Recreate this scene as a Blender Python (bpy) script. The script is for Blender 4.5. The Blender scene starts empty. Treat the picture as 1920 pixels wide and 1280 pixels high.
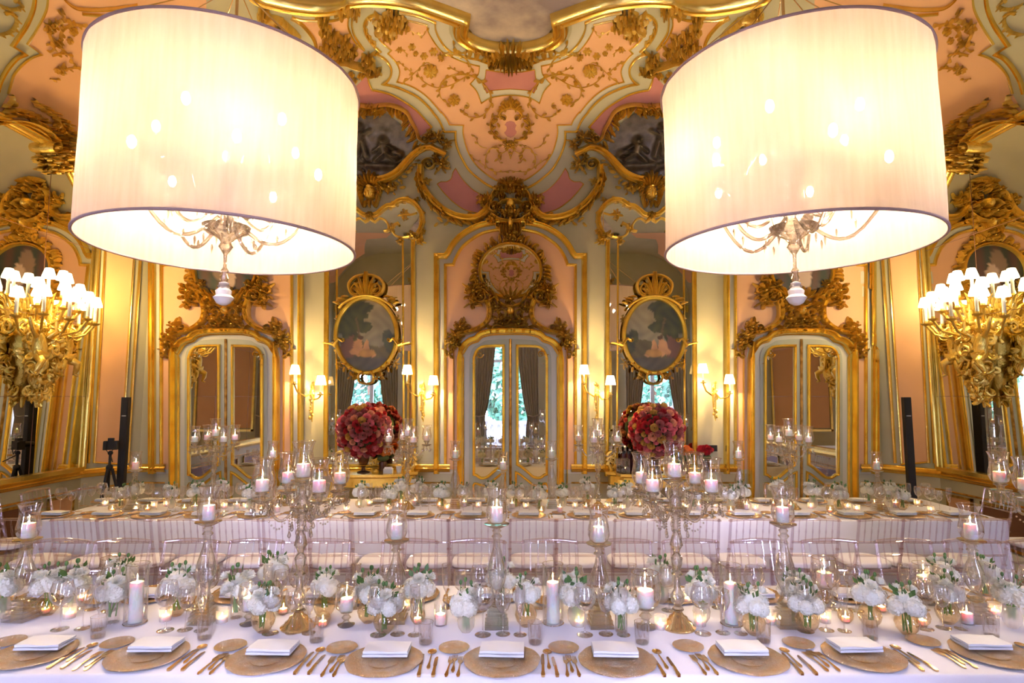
import bpy, math, random
import numpy as np
from mathutils import Vector
from mathutils.geometry import delaunay_2d_cdt
PI=math.pi
scn=bpy.context.scene
COL=scn.collection
# ------------------------------------------------------------------ camera, world, exposure
F_PX=1105.0; PITCH=0.093; CAMZ=1.93; XC=-0.02
cam_d=bpy.data.cameras.new('camera'); cam=bpy.data.objects.new('camera',cam_d); COL.objects.link(cam)
cam.location=(0,0,CAMZ); cam.rotation_euler=(PI/2+PITCH,0,0)
cam_d.sensor_width=36; cam_d.lens=36*F_PX/1920; cam_d.clip_start=0.05
scn.camera=cam
scn.view_settings.view_transform='Standard'; scn.view_settings.look='None'
scn.view_settings.gamma=1; scn.view_settings.use_curve_mapping=False
scn.view_settings.exposure=0.85
w=bpy.data.worlds.new('sky'); scn.world=w; w.use_nodes=True
bg=w.node_tree.nodes['Background']; bg.inputs[0].default_value=(0.60,0.63,1.0,1); bg.inputs[1].default_value=62.0
cy=scn.cycles
cy.max_bounces=10; cy.diffuse_bounces=4; cy.glossy_bounces=5; cy.transmission_bounces=6; cy.transparent_max_bounces=40
cy.caustics_reflective=False; cy.caustics_refractive=False
cy.sample_clamp_indirect=3.0; cy.sample_clamp_direct=0
cy.blur_glossy=0.5
# ------------------------------------------------------------------ room frame
YB=8.5; XL=-5.66+XC; XR=5.66+XC; YR=-1.6
Z0=4.95; CA=1.6; CB=1.55; ZC=Z0+CB
CHX=5.28; CHY=7.9
def _pl(p,q):       # plane through plan points p,q; inward normal towards (0,3)
    p=np.array(p,float);q=np.array(q,float); t=(q-p)/np.linalg.norm(q-p); n=np.array([-t[1],t[0]])
    if n@(np.array([0,3.])-p)<0:n=-n
    return p,n
PLANES=[_pl((0,YB),(1,YB)),_pl((XR,0),(XR,1)),_pl((XL,0),(XL,1)),_pl((XC+CHX,YB),(XR,CHY)),_pl((XC-CHX,YB),(XL,CHY)),_pl((0,YR),(1,YR))]
def fval(P):
    out=None
    zz=np.maximum(0,(P[:,2]-Z0)/CB)
    for p,n in PLANES:
        d=(P[:,:2]-p)@n
        f=np.sqrt(np.maximum(0,(CA-d)/CA)**2+zz**2)-1
        out=f if out is None else np.maximum(out,f)
    return out
def rays(px,py):
    px=np.asarray(px,float);py=np.asarray(py,float)
    x=(px-960)/F_PX; u=(640-py)/F_PX; c,s=math.cos(PITCH),math.sin(PITCH)
    return np.stack([x,c-u*s,u*c+s],-1)
ORG=np.array([0,0,CAMZ])
def surf(px,py):    # where the line of sight meets walls, cove or ceiling
    D=rays(px,py); lo=np.full(len(D),.2); hi=np.full(len(D),30.)
    for _ in range(36):
        m=(lo+hi)/2; ins=fval(ORG+D*m[:,None])<0
        lo=np.where(ins,m,lo); hi=np.where(ins,hi,m)
    P=ORG+D*lo[:,None]; e=1e-3
    N=np.stack([(fval(P-np.eye(3)[i]*e)-fval(P-np.eye(3)[i]*2*e)) for i in range(3)],-1)
    N=-N/np.maximum(1e-9,np.linalg.norm(N,axis=1))[:,None]
    return P,N
def onz(px,py,z):
    d=rays([px],[py])[0]; t=(z-CAMZ)/d[2]; return Vector((d[0]*t,d[1]*t,z))
def ony(px,py,Y):
    d=rays([px],[py])[0]; t=Y/d[1]; return Vector((d[0]*t,Y,CAMZ+d[2]*t))
def onx(px,py,X):
    d=rays([px],[py])[0]; t=X/d[0]; return Vector((X,d[1]*t,CAMZ+d[2]*t))
# ------------------------------------------------------------------ materials
def mat(name,col,rough=.6,metal=0.,**k):
    m=bpy.data.materials.new(name); m.use_nodes=True; nt=m.node_tree; b=nt.nodes['Principled BSDF']
    b.inputs['Base Color'].default_value=(*col,1); b.inputs['Roughness'].default_value=rough; b.inputs['Metallic'].default_value=metal
    if 'emit' in k:
        b.inputs['Emission Color'].default_value=(*k['emit'],1); b.inputs['Emission Strength'].default_value=k.get('es',1)
    if 'sheen' in k: b.inputs['Sheen Weight'].default_value=k['sheen']
    if 'sss' in k:
        b.inputs['Subsurface Weight'].default_value=k['sss']; b.inputs['Subsurface Scale'].default_value=.02
    if 'col2' in k:
        tc=nt.nodes.new('ShaderNodeTexCoord'); n=nt.nodes.new('ShaderNodeTexNoise'); n.inputs['Scale'].default_value=k.get('ns',6); n.inputs['Detail'].default_value=5
        nt.links.new(tc.outputs['Object'],n.inputs['Vector'])
        r=nt.nodes.new('ShaderNodeValToRGB'); r.color_ramp.elements[0].position=k.get('p0',.35); r.color_ramp.elements[1].position=k.get('p1',.65)
        r.color_ramp.elements[0].color=(*col,1); r.color_ramp.elements[1].color=(*k['col2'],1)
        nt.links.new(n.outputs['Fac'],r.inputs[0]); nt.links.new(r.outputs[0],b.inputs['Base Color'])
    if 'bump' in k:
        tc=nt.nodes.new('ShaderNodeTexCoord'); n=nt.nodes.new('ShaderNodeTexNoise'); n.inputs['Scale'].default_value=k.get('bs',40); n.inputs['Detail'].default_value=3
        nt.links.new(tc.outputs['Object'],n.inputs['Vector'])
        bp=nt.nodes.new('ShaderNodeBump'); bp.inputs['Strength'].default_value=k['bump']; bp.inputs['Distance'].default_value=k.get('bd',.01)
        nt.links.new(n.outputs['Fac'],bp.inputs['Height']); nt.links.new(bp.outputs[0],b.inputs['Normal'])
    return m
def mat_thin(name,tint,base=.05,amp=.85,powr=3.,rough=0.0,gl=(1,1,1)):
    m=bpy.data.materials.new(name); m.use_nodes=True; nt=m.node_tree; nt.nodes.clear()
    o=nt.nodes.new('ShaderNodeOutputMaterial'); mx=nt.nodes.new('ShaderNodeMixShader'); t=nt.nodes.new('ShaderNodeBsdfTransparent'); g=nt.nodes.new('ShaderNodeBsdfGlossy')
    t.inputs[0].default_value=(*tint,1); g.inputs['Roughness'].default_value=rough; g.inputs[0].default_value=(*gl,1)
    lw=nt.nodes.new('ShaderNodeLayerWeight'); lw.inputs[0].default_value=.5
    p=nt.nodes.new('ShaderNodeMath'); p.operation='POWER'; p.inputs[1].default_value=powr
    a=nt.nodes.new('ShaderNodeMath'); a.operation='MULTIPLY_ADD'; a.inputs[1].default_value=amp; a.inputs[2].default_value=base; a.use_clamp=True
    nt.links.new(lw.outputs['Facing'],p.inputs[0]); nt.links.new(p.outputs[0],a.inputs[0]); nt.links.new(a.outputs[0],mx.inputs[0])
    nt.links.new(t.outputs[0],mx.inputs[1]); nt.links.new(g.outputs[0],mx.inputs[2]); nt.links.new(mx.outputs[0],o.inputs[0])
    return m
def mat_fabric(name,col,trans,see,gap=0.,gapt=(1,1,1)):      # diffuse + translucent + a little open weave
    m=bpy.data.materials.new(name); m.use_nodes=True; nt=m.node_tree; nt.nodes.clear()
    N=nt.nodes.new; o=N('ShaderNodeOutputMaterial'); d=N('ShaderNodeBsdfDiffuse'); t=N('ShaderNodeBsdfTranslucent'); s=N('ShaderNodeBsdfTransparent')
    tc=N('ShaderNodeTexCoord'); mp=N('ShaderNodeMapping'); mp.inputs['Scale'].default_value=(9,9,.8); n=N('ShaderNodeTexNoise'); n.inputs['Scale'].default_value=3; n.inputs['Detail'].default_value=6
    r=N('ShaderNodeValToRGB'); r.color_ramp.elements[0].position=.3; r.color_ramp.elements[1].position=.7
    r.color_ramp.elements[0].color=(col[0]*.93,col[1]*.89,col[2]*.84,1); r.color_ramp.elements[1].color=(*col,1)
    L=nt.links.new
    L(tc.outputs['Object'],mp.inputs[0]); L(mp.outputs[0],n.inputs['Vector']); L(n.outputs['Fac'],r.inputs[0]); L(r.outputs[0],d.inputs[0]); L(r.outputs[0],t.inputs[0])
    m1=N('ShaderNodeMixShader'); m1.inputs[0].default_value=trans; m2=N('ShaderNodeMixShader'); m2.inputs[0].default_value=see
    L(d.outputs[0],m1.inputs[1]); L(t.outputs[0],m1.inputs[2]); L(m1.outputs[0],m2.inputs[1]); L(s.outputs[0],m2.inputs[2]); L(m2.outputs[0],o.inputs[0])
    return m
def mat_mirror(name,tint,rough=0.0):
    m=bpy.data.materials.new(name); m.use_nodes=True; nt=m.node_tree; nt.nodes.clear()
    o=nt.nodes.new('ShaderNodeOutputMaterial'); g=nt.nodes.new('ShaderNodeBsdfGlossy'); g.inputs[0].default_value=(*tint,1); g.inputs['Roughness'].default_value=rough
    nt.links.new(g.outputs[0],o.inputs[0]); return m
def mat_emit(name,col,st):
    m=bpy.data.materials.new(name); m.use_nodes=True; nt=m.node_tree; nt.nodes.clear()
    o=nt.nodes.new('ShaderNodeOutputMaterial'); g=nt.nodes.new('ShaderNodeEmission'); g.inputs[0].default_value=(*col,1); g.inputs[1].default_value=st
    nt.links.new(g.outputs[0],o.inputs[0]); return m
def mat_vcol(name,rough=.5):
    m=mat(name,(1,1,1),rough); nt=m.node_tree; a=nt.nodes.new('ShaderNodeAttribute'); a.attribute_name='paint'
    nt.links.new(a.outputs['Color'],nt.nodes['Principled BSDF'].inputs['Base Color']); return m
def mat_crystal(name,tint,w=.55):
    m=mat_thin(name,tint,.1,.9,1.6); nt=m.node_tree; out=[n for n in nt.nodes if n.type=='OUTPUT_MATERIAL'][0]; src=out.inputs[0].links[0].from_socket
    g=nt.nodes.new('ShaderNodeBsdfGlass'); g.inputs['IOR'].default_value=1.5; g.inputs['Roughness'].default_value=0; mx=nt.nodes.new('ShaderNodeMixShader'); mx.inputs[0].default_value=w
    nt.links.new(src,mx.inputs[1]); nt.links.new(g.outputs[0],mx.inputs[2]); nt.links.new(mx.outputs[0],out.inputs[0]); return m
M={}
M['gold']=mat('gilding',(1.0,.74,.18),.30,.80,col2=(.84,.56,.10),ns=9,p0=.45,p1=.8,bump=.5,bs=55,bd=.012)
M['gold_s']=mat('gilded_moulding',(1.0,.75,.20),.24,.92,col2=(.84,.56,.12),ns=5,p0=.45,p1=.8,bump=.15,bs=30,bd=.006)
M['gold_old']=mat('worn_gilding',(.70,.44,.12),.4,1,col2=(.36,.2,.05),ns=12,bump=.3,bs=40)
M['sage']=mat('sage_paint',(.57,.53,.33),.62,col2=(.53,.49,.30),ns=2,bump=.05,bs=20)
M['sage_l']=mat('light_sage_paint',(.66,.62,.46),.6)
M['pink']=mat('pink_paint',(.88,.50,.25),.65,col2=(.84,.47,.23),ns=1.5,bump=.04,bs=20)
M['rose']=mat('rose_paint',(.58,.23,.19),.65,col2=(.52,.2,.17),ns=3)
M['green']=mat('green_door_paint',(.50,.50,.34),.5,col2=(.45,.45,.30),ns=4)
M['brown']=mat('dark_panel',(.16,.07,.035),.5)
M['painting']=mat('ceiling_fresco',(.26,.20,.19),.8,col2=(.66,.54,.40),ns=1.3,p0=.4,p1=.62)
M['bronze']=mat('dark_relief',(.06,.05,.045),.35,.3,col2=(.13,.11,.09),ns=10,bump=.3,bs=25)
M['mirror']=mat_mirror('mirror_glass',(.80,.78,.72))
M['mirror_s']=mat_mirror('old_mirror_glass',(.80,.76,.64),.0)
M['wood']=mat('parquet',(.20,.10,.05),.35,col2=(.28,.15,.07),ns=3)
M['cloth']=mat('white_linen',(.90,.86,.90),.75,sheen=.2,bump=.08,bs=6,bd=.02)
M['napkin']=mat('napkin_linen',(.93,.91,.93),.8,bump=.1,bs=60,bd=.003)
M['cushion']=mat('cushion_fabric',(.90,.84,.86),.8)
M['glass']=mat_thin('clear_glass',(.98,.965,.972),.11,.75,1.2)
M['crystal']=mat_crystal('cut_crystal',(.98,.97,.96),.45)
M['acrylic']=mat_thin('clear_acrylic',(.965,.93,.965),.13,.8,1.6,.05,(1,.96,1))
M['wax']=mat('candle_wax',(.98,.92,.84),.5,sss=.7)
M['flame']=mat_emit('flame',(1,.62,.25),60)
M['charger']=mat('gold_silver_charger',(.92,.62,.30),.24,1,col2=(.92,.80,.66),ns=14,bump=1.,bs=140,bd=.02)
M['cutlery']=mat('gold_cutlery',(.95,.66,.33),.22,1)
M['petal']=mat_fabric('white_petal',(1,1,.90),.15,0)
M['petal_c']=mat_fabric('cream_petal',(1,.97,.84),.15,0)
M['leafg']=mat('green_leaf',(.05,.13,.03),.5,col2=(.12,.22,.06),ns=20)
M['stem']=mat('green_stem',(.20,.36,.10),.5)
M['vgold']=mat_thin('amber_glass',(.93,.83,.66),.10,.8,2.2)
M['frost']=mat_fabric('frosted_glass',(1,.93,.88),.6,.62)
M['water']=mat_thin('water',(.93,.95,.93),.05,.6,3)
M['black']=mat('black_plastic',(.006,.006,.007),.75)
M['urn']=mat('dark_bronze_urn',(.07,.03,.02),.3,.6)
M['white']=mat('white_paint',(.8,.8,.8),.5)
M['shade']=mat_fabric('lampshade_silk',(.82,.63,.49),.20,.05)
M['shadein']=mat_fabric('lampshade_lining',(.95,.86,.72),.5,.05)
M['rim']=mat('lampshade_trim',(.50,.36,.36),.8)
M['bulb']=mat_emit('bulb',(1,.80,.52),260)
M['smallshade']=mat_emit('lit_candle_shade',(1,.80,.5),4.0)
M['candle_w']=mat('candle_sleeve',(.95,.9,.75),.5)
M['curtain']=mat('grey_curtain',(.55,.52,.46),.8)
M['terrace']=mat('terrace_stone',(.22,.24,.26),.8)
M['foliage']=mat('outdoor_foliage',(.006,.05,.03),.7,col2=(.05,.20,.11),ns=3)
M['paint']=mat_vcol('painted_canvas',.45)
M['orange']=mat('orange_petal',(.85,.28,.06),.6)
M['red']=mat('red_petal',(.50,.02,.03),.55)
M['roseA']=mat('crimson_rose',(.48,.03,.04),.55); M['roseB']=mat('pink_rose',(.85,.25,.28),.55); M['roseC']=mat('peach_rose',(.88,.45,.28),.55); M['roseD']=mat('yellow_rose',(.75,.48,.12),.55); M['roseE']=mat('dusky_rose',(.50,.16,.16),.55)
# ------------------------------------------------------------------ mesh helpers
class MB:
    def __init__(s): s.v=[]; s.f=[]
    def add(s,v,f):
        o=len(s.v); s.v.extend([tuple(p) for p in v]); s.f.extend([tuple(i+o for i in q) for q in f]); return s
    def box(s,c,d,r=0):
        x,y,z=c; a,b,h=d[0]/2,d[1]/2,d[2]/2
        V=[(i*a,j*b,k*h) for k in(-1,1) for j in(-1,1) for i in(-1,1)]
        cr,sr=math.cos(r),math.sin(r)
        V=[(x+p*cr-q*sr,y+p*sr+q*cr,z+t) for p,q,t in V]
        return s.add(V,[(0,2,3,1),(4,5,7,6),(0,1,5,4),(2,6,7,3),(0,4,6,2),(1,3,7,5)])
    def lathe(s,prof,n=20,c=(0,0,0),cap=True,rx=1,ry=1,wob=None):
        V=[];Fc=[]
        for r,z in prof:
            for i in range(n):
                t=2*PI*i/n; rr=r*(1 if wob is None else wob(t,r,z))
                V.append((c[0]+rr*rx*math.cos(t),c[1]+rr*ry*math.sin(t),c[2]+z))
        m=len(prof)
        for k in range(m-1):
            for i in range(n):
                j=(i+1)%n; Fc.append((k*n+i,k*n+j,(k+1)*n+j,(k+1)*n+i))
        if cap:
            if prof[0][0]>1e-5: Fc.append(tuple(range(n-1,-1,-1)))
            if prof[-1][0]>1e-5: Fc.append(tuple((m-1)*n+i for i in range(n)))
        return s.add(V,Fc)
    def tube(s,path,rad,n=8,cap=True,flat=1.):
        P=[Vector(p) for p in path]; V=[];Fc=[]; m=len(P)
        R=rad if hasattr(rad,'__len__') else [rad]*m
        up=None
        for k in range(m):
            t=(P[min(k+1,m-1)]-P[max(k-1,0)])
            if t.length<1e-9:t=Vector((0,0,1))
            t.normalize()
            if up is None:
                up=Vector((0,0,1)) if abs(t.z)<.9 else Vector((1,0,0))
            a=(up-t*up.dot(t))
            if a.length<1e-6: a=t.orthogonal()
            a.normalize(); b=t.cross(a); up=a
            for i in range(n):
                q=2*PI*i/n; V.append(P[k]+a*math.cos(q)*R[k]+b*math.sin(q)*R[k]*flat)
        for k in range(m-1):
            for i in range(n):
                j=(i+1)%n; Fc.append((k*n+i,k*n+j,(k+1)*n+j,(k+1)*n+i))
        if cap: Fc+= [tuple(range(n-1,-1,-1)),tuple((m-1)*n+i for i in range(n))]
        return s.add(V,Fc)
    def ball(s,c,r,n=10,m=7,sc=(1,1,1)):
        return s.lathe([(r*math.sin(PI*k/m)*1.0,-r*math.cos(PI*k/m)*sc[2]) for k in range(m+1)],n,c,False,sc[0],sc[1])
    def grid(s,fn,nu,nv):
        V=[fn(i/nu,j/nv) for j in range(nv+1) for i in range(nu+1)]
        return s.add(V,[(j*(nu+1)+i,j*(nu+1)+i+1,(j+1)*(nu+1)+i+1,(j+1)*(nu+1)+i) for j in range(nv) for i in range(nu)])
    def mesh(s,name,m,smooth=True):
        me=bpy.data.meshes.new(name); me.from_pydata(s.v,[],s.f); me.validate()
        if m is not None: me.materials.append(M[m] if isinstance(m,str) else m)
        if smooth:
            me.polygons.foreach_set('use_smooth',[True]*len(me.polygons))
            try: me.set_sharp_from_angle(angle=math.radians(48))
            except Exception: pass
        me.update(); return me
def obj(name,mb,m=None,parent=None,loc=None,rz=0,smooth=True):
    me=mb.mesh(name,m,smooth) if isinstance(mb,MB) else mb
    o=bpy.data.objects.new(name,me); COL.objects.link(o)
    if parent is not None: o.parent=parent
    if loc is not None: o.location=loc
    if rz: o.rotation_euler=(0,0,rz)
    return o
def thing(name,label=None,cat=None,loc=(0,0,0),rz=0,group=None):
    o=bpy.data.objects.new(name,None); COL.objects.link(o); o.empty_display_size=.1; o.location=loc; o.rotation_euler=(0,0,rz)
    return tag(o,label,cat,group)
def tag(o,label=None,cat=None,group=None):
    if label:o['label']=label
    if cat:o['category']=cat
    if group:o['group']=group
    return o
def struct(name,mb,m,parent=None,smooth=True):
    o=obj(name,mb,m,parent,smooth=smooth)
    if parent is None:o['kind']='structure'
    return o
def dup(root,loc,rz=0,label=None,group=None,scale=None):
    r=root.copy(); COL.objects.link(r); r.location=loc; r.rotation_euler=(0,0,rz)
    if scale: r.scale=scale
    if label:r['label']=label
    if group:r['group']=group
    for ch in list(root.children):
        c=ch.copy(); COL.objects.link(c); c.parent=r
        for g in ch.children:
            d=g.copy(); COL.objects.link(d); d.parent=c
    return r
class Pool:      # first use moves the prototype itself, later uses copy it
    def __init__(s,p): s.p=p; s.used=False
    def put(s,loc,rz=0,label=None,group=None,scale=None):
        if not s.used:
            s.used=True; o=s.p; o.location=loc; o.rotation_euler=(0,0,rz)
            if scale:o.scale=scale
            if label:o['label']=label
            if group:o['group']=group
            return o
        return dup(s.p,loc,rz,label,group,scale)
ORD=['zeroth','first','second','third','fourth','fifth','sixth','seventh','eighth','ninth','tenth','eleventh','twelfth','thirteenth','fourteenth','fifteenth','sixteenth','seventeenth','eighteenth','nineteenth','twentieth','twenty-first','twenty-second','twenty-third','twenty-fourth','twenty-fifth','twenty-sixth','twenty-seventh','twenty-eighth','twenty-ninth','thirtieth','thirty-first','thirty-second','thirty-third','thirty-fourth','thirty-fifth','thirty-sixth','thirty-seventh','thirty-eighth','thirty-ninth','fortieth']
def point_light(name,loc,col,W,r=.04,parent=None):
    l=bpy.data.lights.new(name,'POINT'); l.color=col; l.energy=W; l.shadow_soft_size=r
    o=bpy.data.objects.new(name,l); COL.objects.link(o); o.location=loc
    if parent is not None:o.parent=parent
    return o
# ------------------------------------------------------------------ ornament drawing on the wall/cove surface
def cr(pts,step=4.0,closed=False):
    """smooth a traced outline; a third value in a point marks a sharp corner"""
    P=[(p[0],p[1]) for p in pts]; S=[len(p)>2 for p in pts]; n=len(P); out=[]
    rng=n if closed else n-1
    for i in range(rng):
        p1=P[i];p2=P[(i+1)%n]
        p0=P[(i-1)%n] if (closed or i>0) and not S[i] else p1
        p3=P[(i+2)%n] if (closed or i+2<n) and not S[(i+1)%n] else p2
        L=math.hypot(p2[0]-p1[0],p2[1]-p1[1]); k=max(1,int(L/step))
        for j in range(k):
            t=j/k
            out.append(tuple(.5*((2*p1[a])+(-p0[a]+p2[a])*t+(2*p0[a]-5*p1[a]+4*p2[a]-p3[a])*t*t+(-p0[a]+3*p1[a]-3*p2[a]+p3[a])*t**3) for a in(0,1)))
    if not closed: out.append(P[-1])
    return out
ROUND=[(-1,0),(-.75,.66),(0,1),(.75,.66),(1,0)]
MOULD=[(-1,0),(-.92,.7),(-.62,1),(-.35,.55),(-.1,.42),(.2,.5),(.5,.85),(.8,.6),(.95,.35),(1,0)]
MOULD2=[(-1,0),(-.97,.5),(-.8,.9),(-.62,1.),(-.45,.8),(-.38,.45),(-.1,.35),(.15,.4),(.22,.6),(.45,.66),(.6,.5),(.66,.25),(.85,.3),(1,0)]
class OR(MB):
    """verts are (px,py,height in metres above the surface)"""
    def band(s,path,w,h,prof=ROUND,closed=False,w1=None,h1=None,b=0.,sm=True,step=4.):
        P=cr(path,step,closed) if sm else [(p[0],p[1]) for p in path]
        n=len(P); V=[];m=len(prof)
        for i in range(n):
            if closed: a=P[i-1];c=P[(i+1)%n]
            else: a=P[max(i-1,0)];c=P[min(i+1,n-1)]
            q=P[i]
            d1=Vector((q[0]-a[0],q[1]-a[1]));d2=Vector((c[0]-q[0],c[1]-q[1]))
            if d1.length<1e-6:d1=d2
            if d2.length<1e-6:d2=d1
            if d1.length<1e-6: d1=d2=Vector((1,0))
            d1.normalize();d2.normalize(); t=d1+d2
            if t.length<.3:t=d1
            t.normalize(); k=min(1.6,1/max(.4,t.dot(d1)))
            nx,ny=-t.y,t.x; f=i/max(1,n-1)
            ww=(w if w1 is None else w+(w1-w)*f)/2*k; hh=h if h1 is None else h+(h1-h)*f
            for u,z in prof: V.append((q[0]+nx*ww*u,q[1]+ny*ww*u,b+hh*z))
        Fc=[]
        for i in range(n if closed else n-1):
            j=(i+1)%n
            for k in range(m-1): Fc.append((i*m+k,i*m+k+1,j*m+k+1,j*m+k))
        s.add(V,Fc); return P
    def leaf(s,x,y,ang,L,w,h=.04,curl=0.,b=0.):
        n=7; V=[];cx,cy=x,y;a=ang
        for i in range(n+1):
            t=i/n; ww=w/2*(math.sin(PI*(.12+.74*t**.9))*(1-.16*(i%2)))
            nx,ny=-math.sin(a),math.cos(a); hh=h*(.45+.75*math.sin(PI*t*.85))
            V+=[(cx+nx*ww,cy+ny*ww,b+hh*.25),(cx+nx*ww*.45,cy+ny*ww*.45,b+hh*.95),(cx,cy,b+hh*.62),(cx-nx*ww*.45,cy-ny*ww*.45,b+hh*.95),(cx-nx*ww,cy-ny*ww,b+hh*.25)]
            cx+=math.cos(a)*L/n; cy+=math.sin(a)*L/n; a+=curl/n*(.4+1.6*t)
        s.add(V,[(i*5+k,i*5+k+1,i*5+5+k+1,i*5+5+k) for i in range(n) for k in range(4)])
    def volute(s,x,y,r,turns=1.6,a0=0.,d=1,w=None,h=.05,b=0.):
        w=w or r*.42; n=int(16*turns)+4; P=[]
        for i in range(n+1):
            t=i/n; rr=r*(1-.86*t); a=a0+d*t*turns*2*PI; P.append((x+rr*math.cos(a),y+rr*math.sin(a)))
        s.band(P,w,h*.75,ROUND,w1=w*.35,h1=h*1.15,b=b,sm=False); s.blob(x,y,r*.2,r*.2,h*1.2,b)
    def blob(s,x,y,rx,ry,h,b=0.,n=10):
        V=[(x,y,b+h)];
        for k,(f,z) in enumerate([(.45,.88),(.8,.55),(1,0)]):
            for i in range(n): a=2*PI*i/n; V.append((x+rx*f*math.cos(a),y+ry*f*math.sin(a),b+h*z))
        Fc=[(0,1+i,1+(i+1)%n) for i in range(n)]
        for k in range(2):
            for i in range(n): j=(i+1)%n; Fc.append((1+k*n+i,1+(k+1)*n+i,1+(k+1)*n+j,1+k*n+j))
        s.add(V,Fc)
    def spray(s,path,gap,L,w,h=.035,curl=.8,side=(1,-1),ang=.9,step=3.,sm=True,rnd=None,b=0.,taper=1.):
        P=cr(path,step) if sm else path; acc=0;k=0;tot=sum(math.hypot(P[i][0]-P[i-1][0],P[i][1]-P[i-1][1]) for i in range(1,len(P)));run=0
        rnd=rnd or random.Random(3)
        for i in range(1,len(P)):
            d=math.hypot(P[i][0]-P[i-1][0],P[i][1]-P[i-1][1]); acc+=d; run+=d
            if acc>=gap:
                acc=0; a=math.atan2(P[i][1]-P[i-1][1],P[i][0]-P[i-1][0]); sd=side[k%len(side)];k+=1; f=1+(taper-1)*run/tot; q=rnd.uniform(.75,1.25)*f
                s.leaf(P[i][0],P[i][1],a+sd*ang*rnd.uniform(.7,1.3),L*q,w*q,h,curl*-sd*rnd.uniform(.4,1.6),b)
    def clump(s,x,y,r,n=12,h=.06,seed=1,a0=0.,a1=2*PI,sx=1.,sy=1.):
        R=random.Random(seed)
        for ring,(f,kk) in enumerate([(1.,1.),(.62,.8)]):
            m=int(n*(.8 if ring==0 else .5))
            for i in range(m):
                a=a0+(a1-a0)*(i+R.uniform(-.3,.3)+ring*.5)/m
                L=r*f*R.uniform(.55,1.05)
                s.leaf(x+math.cos(a)*r*.12*sx,y+math.sin(a)*r*.12*sy,a,L*(abs(math.cos(a))*sx+abs(math.sin(a))*sy),r*.36,h*(.6+.5*ring),R.uniform(-1.6,1.6),h*.25*ring)
        s.blob(x,y,r*.26*sx,r*.26*sy,h*1.25)
        if r>7:
            for i in range(max(3,int(n*.45))):
                a=a0+(a1-a0)*(i+R.uniform(0,.8))/max(3,int(n*.45)); q=r*R.uniform(.5,.85); rr=r*R.uniform(.2,.32)
                s.volute(x+q*math.cos(a)*sx,y+q*math.sin(a)*sy,rr,1.25,a+R.uniform(1,3),R.choice((1,-1)),rr*.5,h*.5,h*.55)
    def rosette(s,x,y,r,n=6,h=.03,a0=0.):
        for i in range(n):
            a=a0+2*PI*i/n; s.leaf(x+math.cos(a)*r*.1,y+math.sin(a)*r*.1,a,r*.95,r*.75,h,.2)
        s.blob(x,y,r*.28,r*.28,h*1.3)
    def vine(s,path,w=3.,h=.022,gap=9,L=8,lw=4,seed=5,curl=1.2,end=None):
        P=s.band(path,w,h,ROUND,w1=w*.5); s.spray(path,gap,L,lw,h*1.3,curl,rnd=random.Random(seed))
        if end: s.volute(P[-1][0],P[-1][1],end,1.3,random.Random(seed).uniform(0,6),1,w*.7,h)
    def mirrored(s,xc=957.):
        o=len(s.v); n=len(s.f)
        s.v+= [(2*xc-x,y,h) for x,y,h in s.v]; s.f+= [tuple(i+o for i in q[::-1]) for q in s.f[:n]]; return s
    def mapped(s,dx=0.):
        a=np.array(s.v); P,N=surf(a[:,0]+dx,a[:,1]); Q=P+N*a[:,2:3]
        r=MB(); r.v=[tuple(q) for q in Q]; r.f=list(s.f); return r
def poly(path,h=.006,dx=0.,grid=26.,sm=True):
    """a painted field cut to its traced outline and laid on the surface"""
    P=cr(path,6,True) if sm else [(p[0],p[1]) for p in path]
    x0=min(p[0] for p in P);x1=max(p[0] for p in P);y0=min(p[1] for p in P);y1=max(p[1] for p in P)
    V=[Vector(p) for p in P]; n=len(V)
    def ins(x,y):
        c=False;j=n-1
        for i in range(n):
            xi,yi=P[i];xj,yj=P[j]
            if (yi>y)!=(yj>y) and x<(xj-xi)*(y-yi)/(yj-yi)+xi:c=not c
            j=i
        return c
    gx=x0+grid/2
    while gx<x1:
        gy=y0+grid/2
        while gy<y1:
            if ins(gx,gy):V.append(Vector((gx,gy)))
            gy+=grid
        gx+=grid
    r=delaunay_2d_cdt(V,[],[list(range(n))],1,1e-4)
    a=np.array([(v.x,v.y) for v in r[0]]); Pt,N=surf(a[:,0]+dx,a[:,1]); Q=Pt+N*h
    m=MB(); m.v=[tuple(q) for q in Q]
    for f in r[2]:
        A,B,C=(Q[i] for i in f[:3]); nn=np.cross(B-A,C-A)
        m.f.append(tuple(f) if nn@N[f[0]]>0 else tuple(f[::-1]))
    return m
def mir(path,xc=957.): return [((2*xc-p[0]),)+tuple(p[1:]) for p in path]
def symm(path,xc=957.): return list(path)+[q for q in mir(path,xc)[::-1]]
def A_(*p): return [(660+q[0]/5.69,q[1]/5.69)+tuple(q[2:]) for q in p]
def B_(*p): return [(660+q[0]/5.69,210+q[1]/5.69)+tuple(q[2:]) for q in p]
def C_(*p): return [(800+q[0]/5.334,400+q[1]/5.334)+tuple(q[2:]) for q in p]
def D_(*p): return [(q[0]/8.53,q[1]/8.53)+tuple(q[2:]) for q in p]
def E_(*p): return [(640+q[0]/2.,q[1]/2.)+tuple(q[2:]) for q in p]
def H_(*p): return [(460+q[0]/6.4,q[1]/6.4)+tuple(q[2:]) for q in p]
def G_(*p): return [(830+q[0]/3.764,580+q[1]/3.764)+tuple(q[2:]) for q in p]
def K_(*p): return [(600+q[0]/5.818,360+q[1]/5.818)+tuple(q[2:]) for q in p]
def Q_(*p): return [(600+q[0]/5.333,500+q[1]/5.333)+tuple(q[2:]) for q in p]
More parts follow.
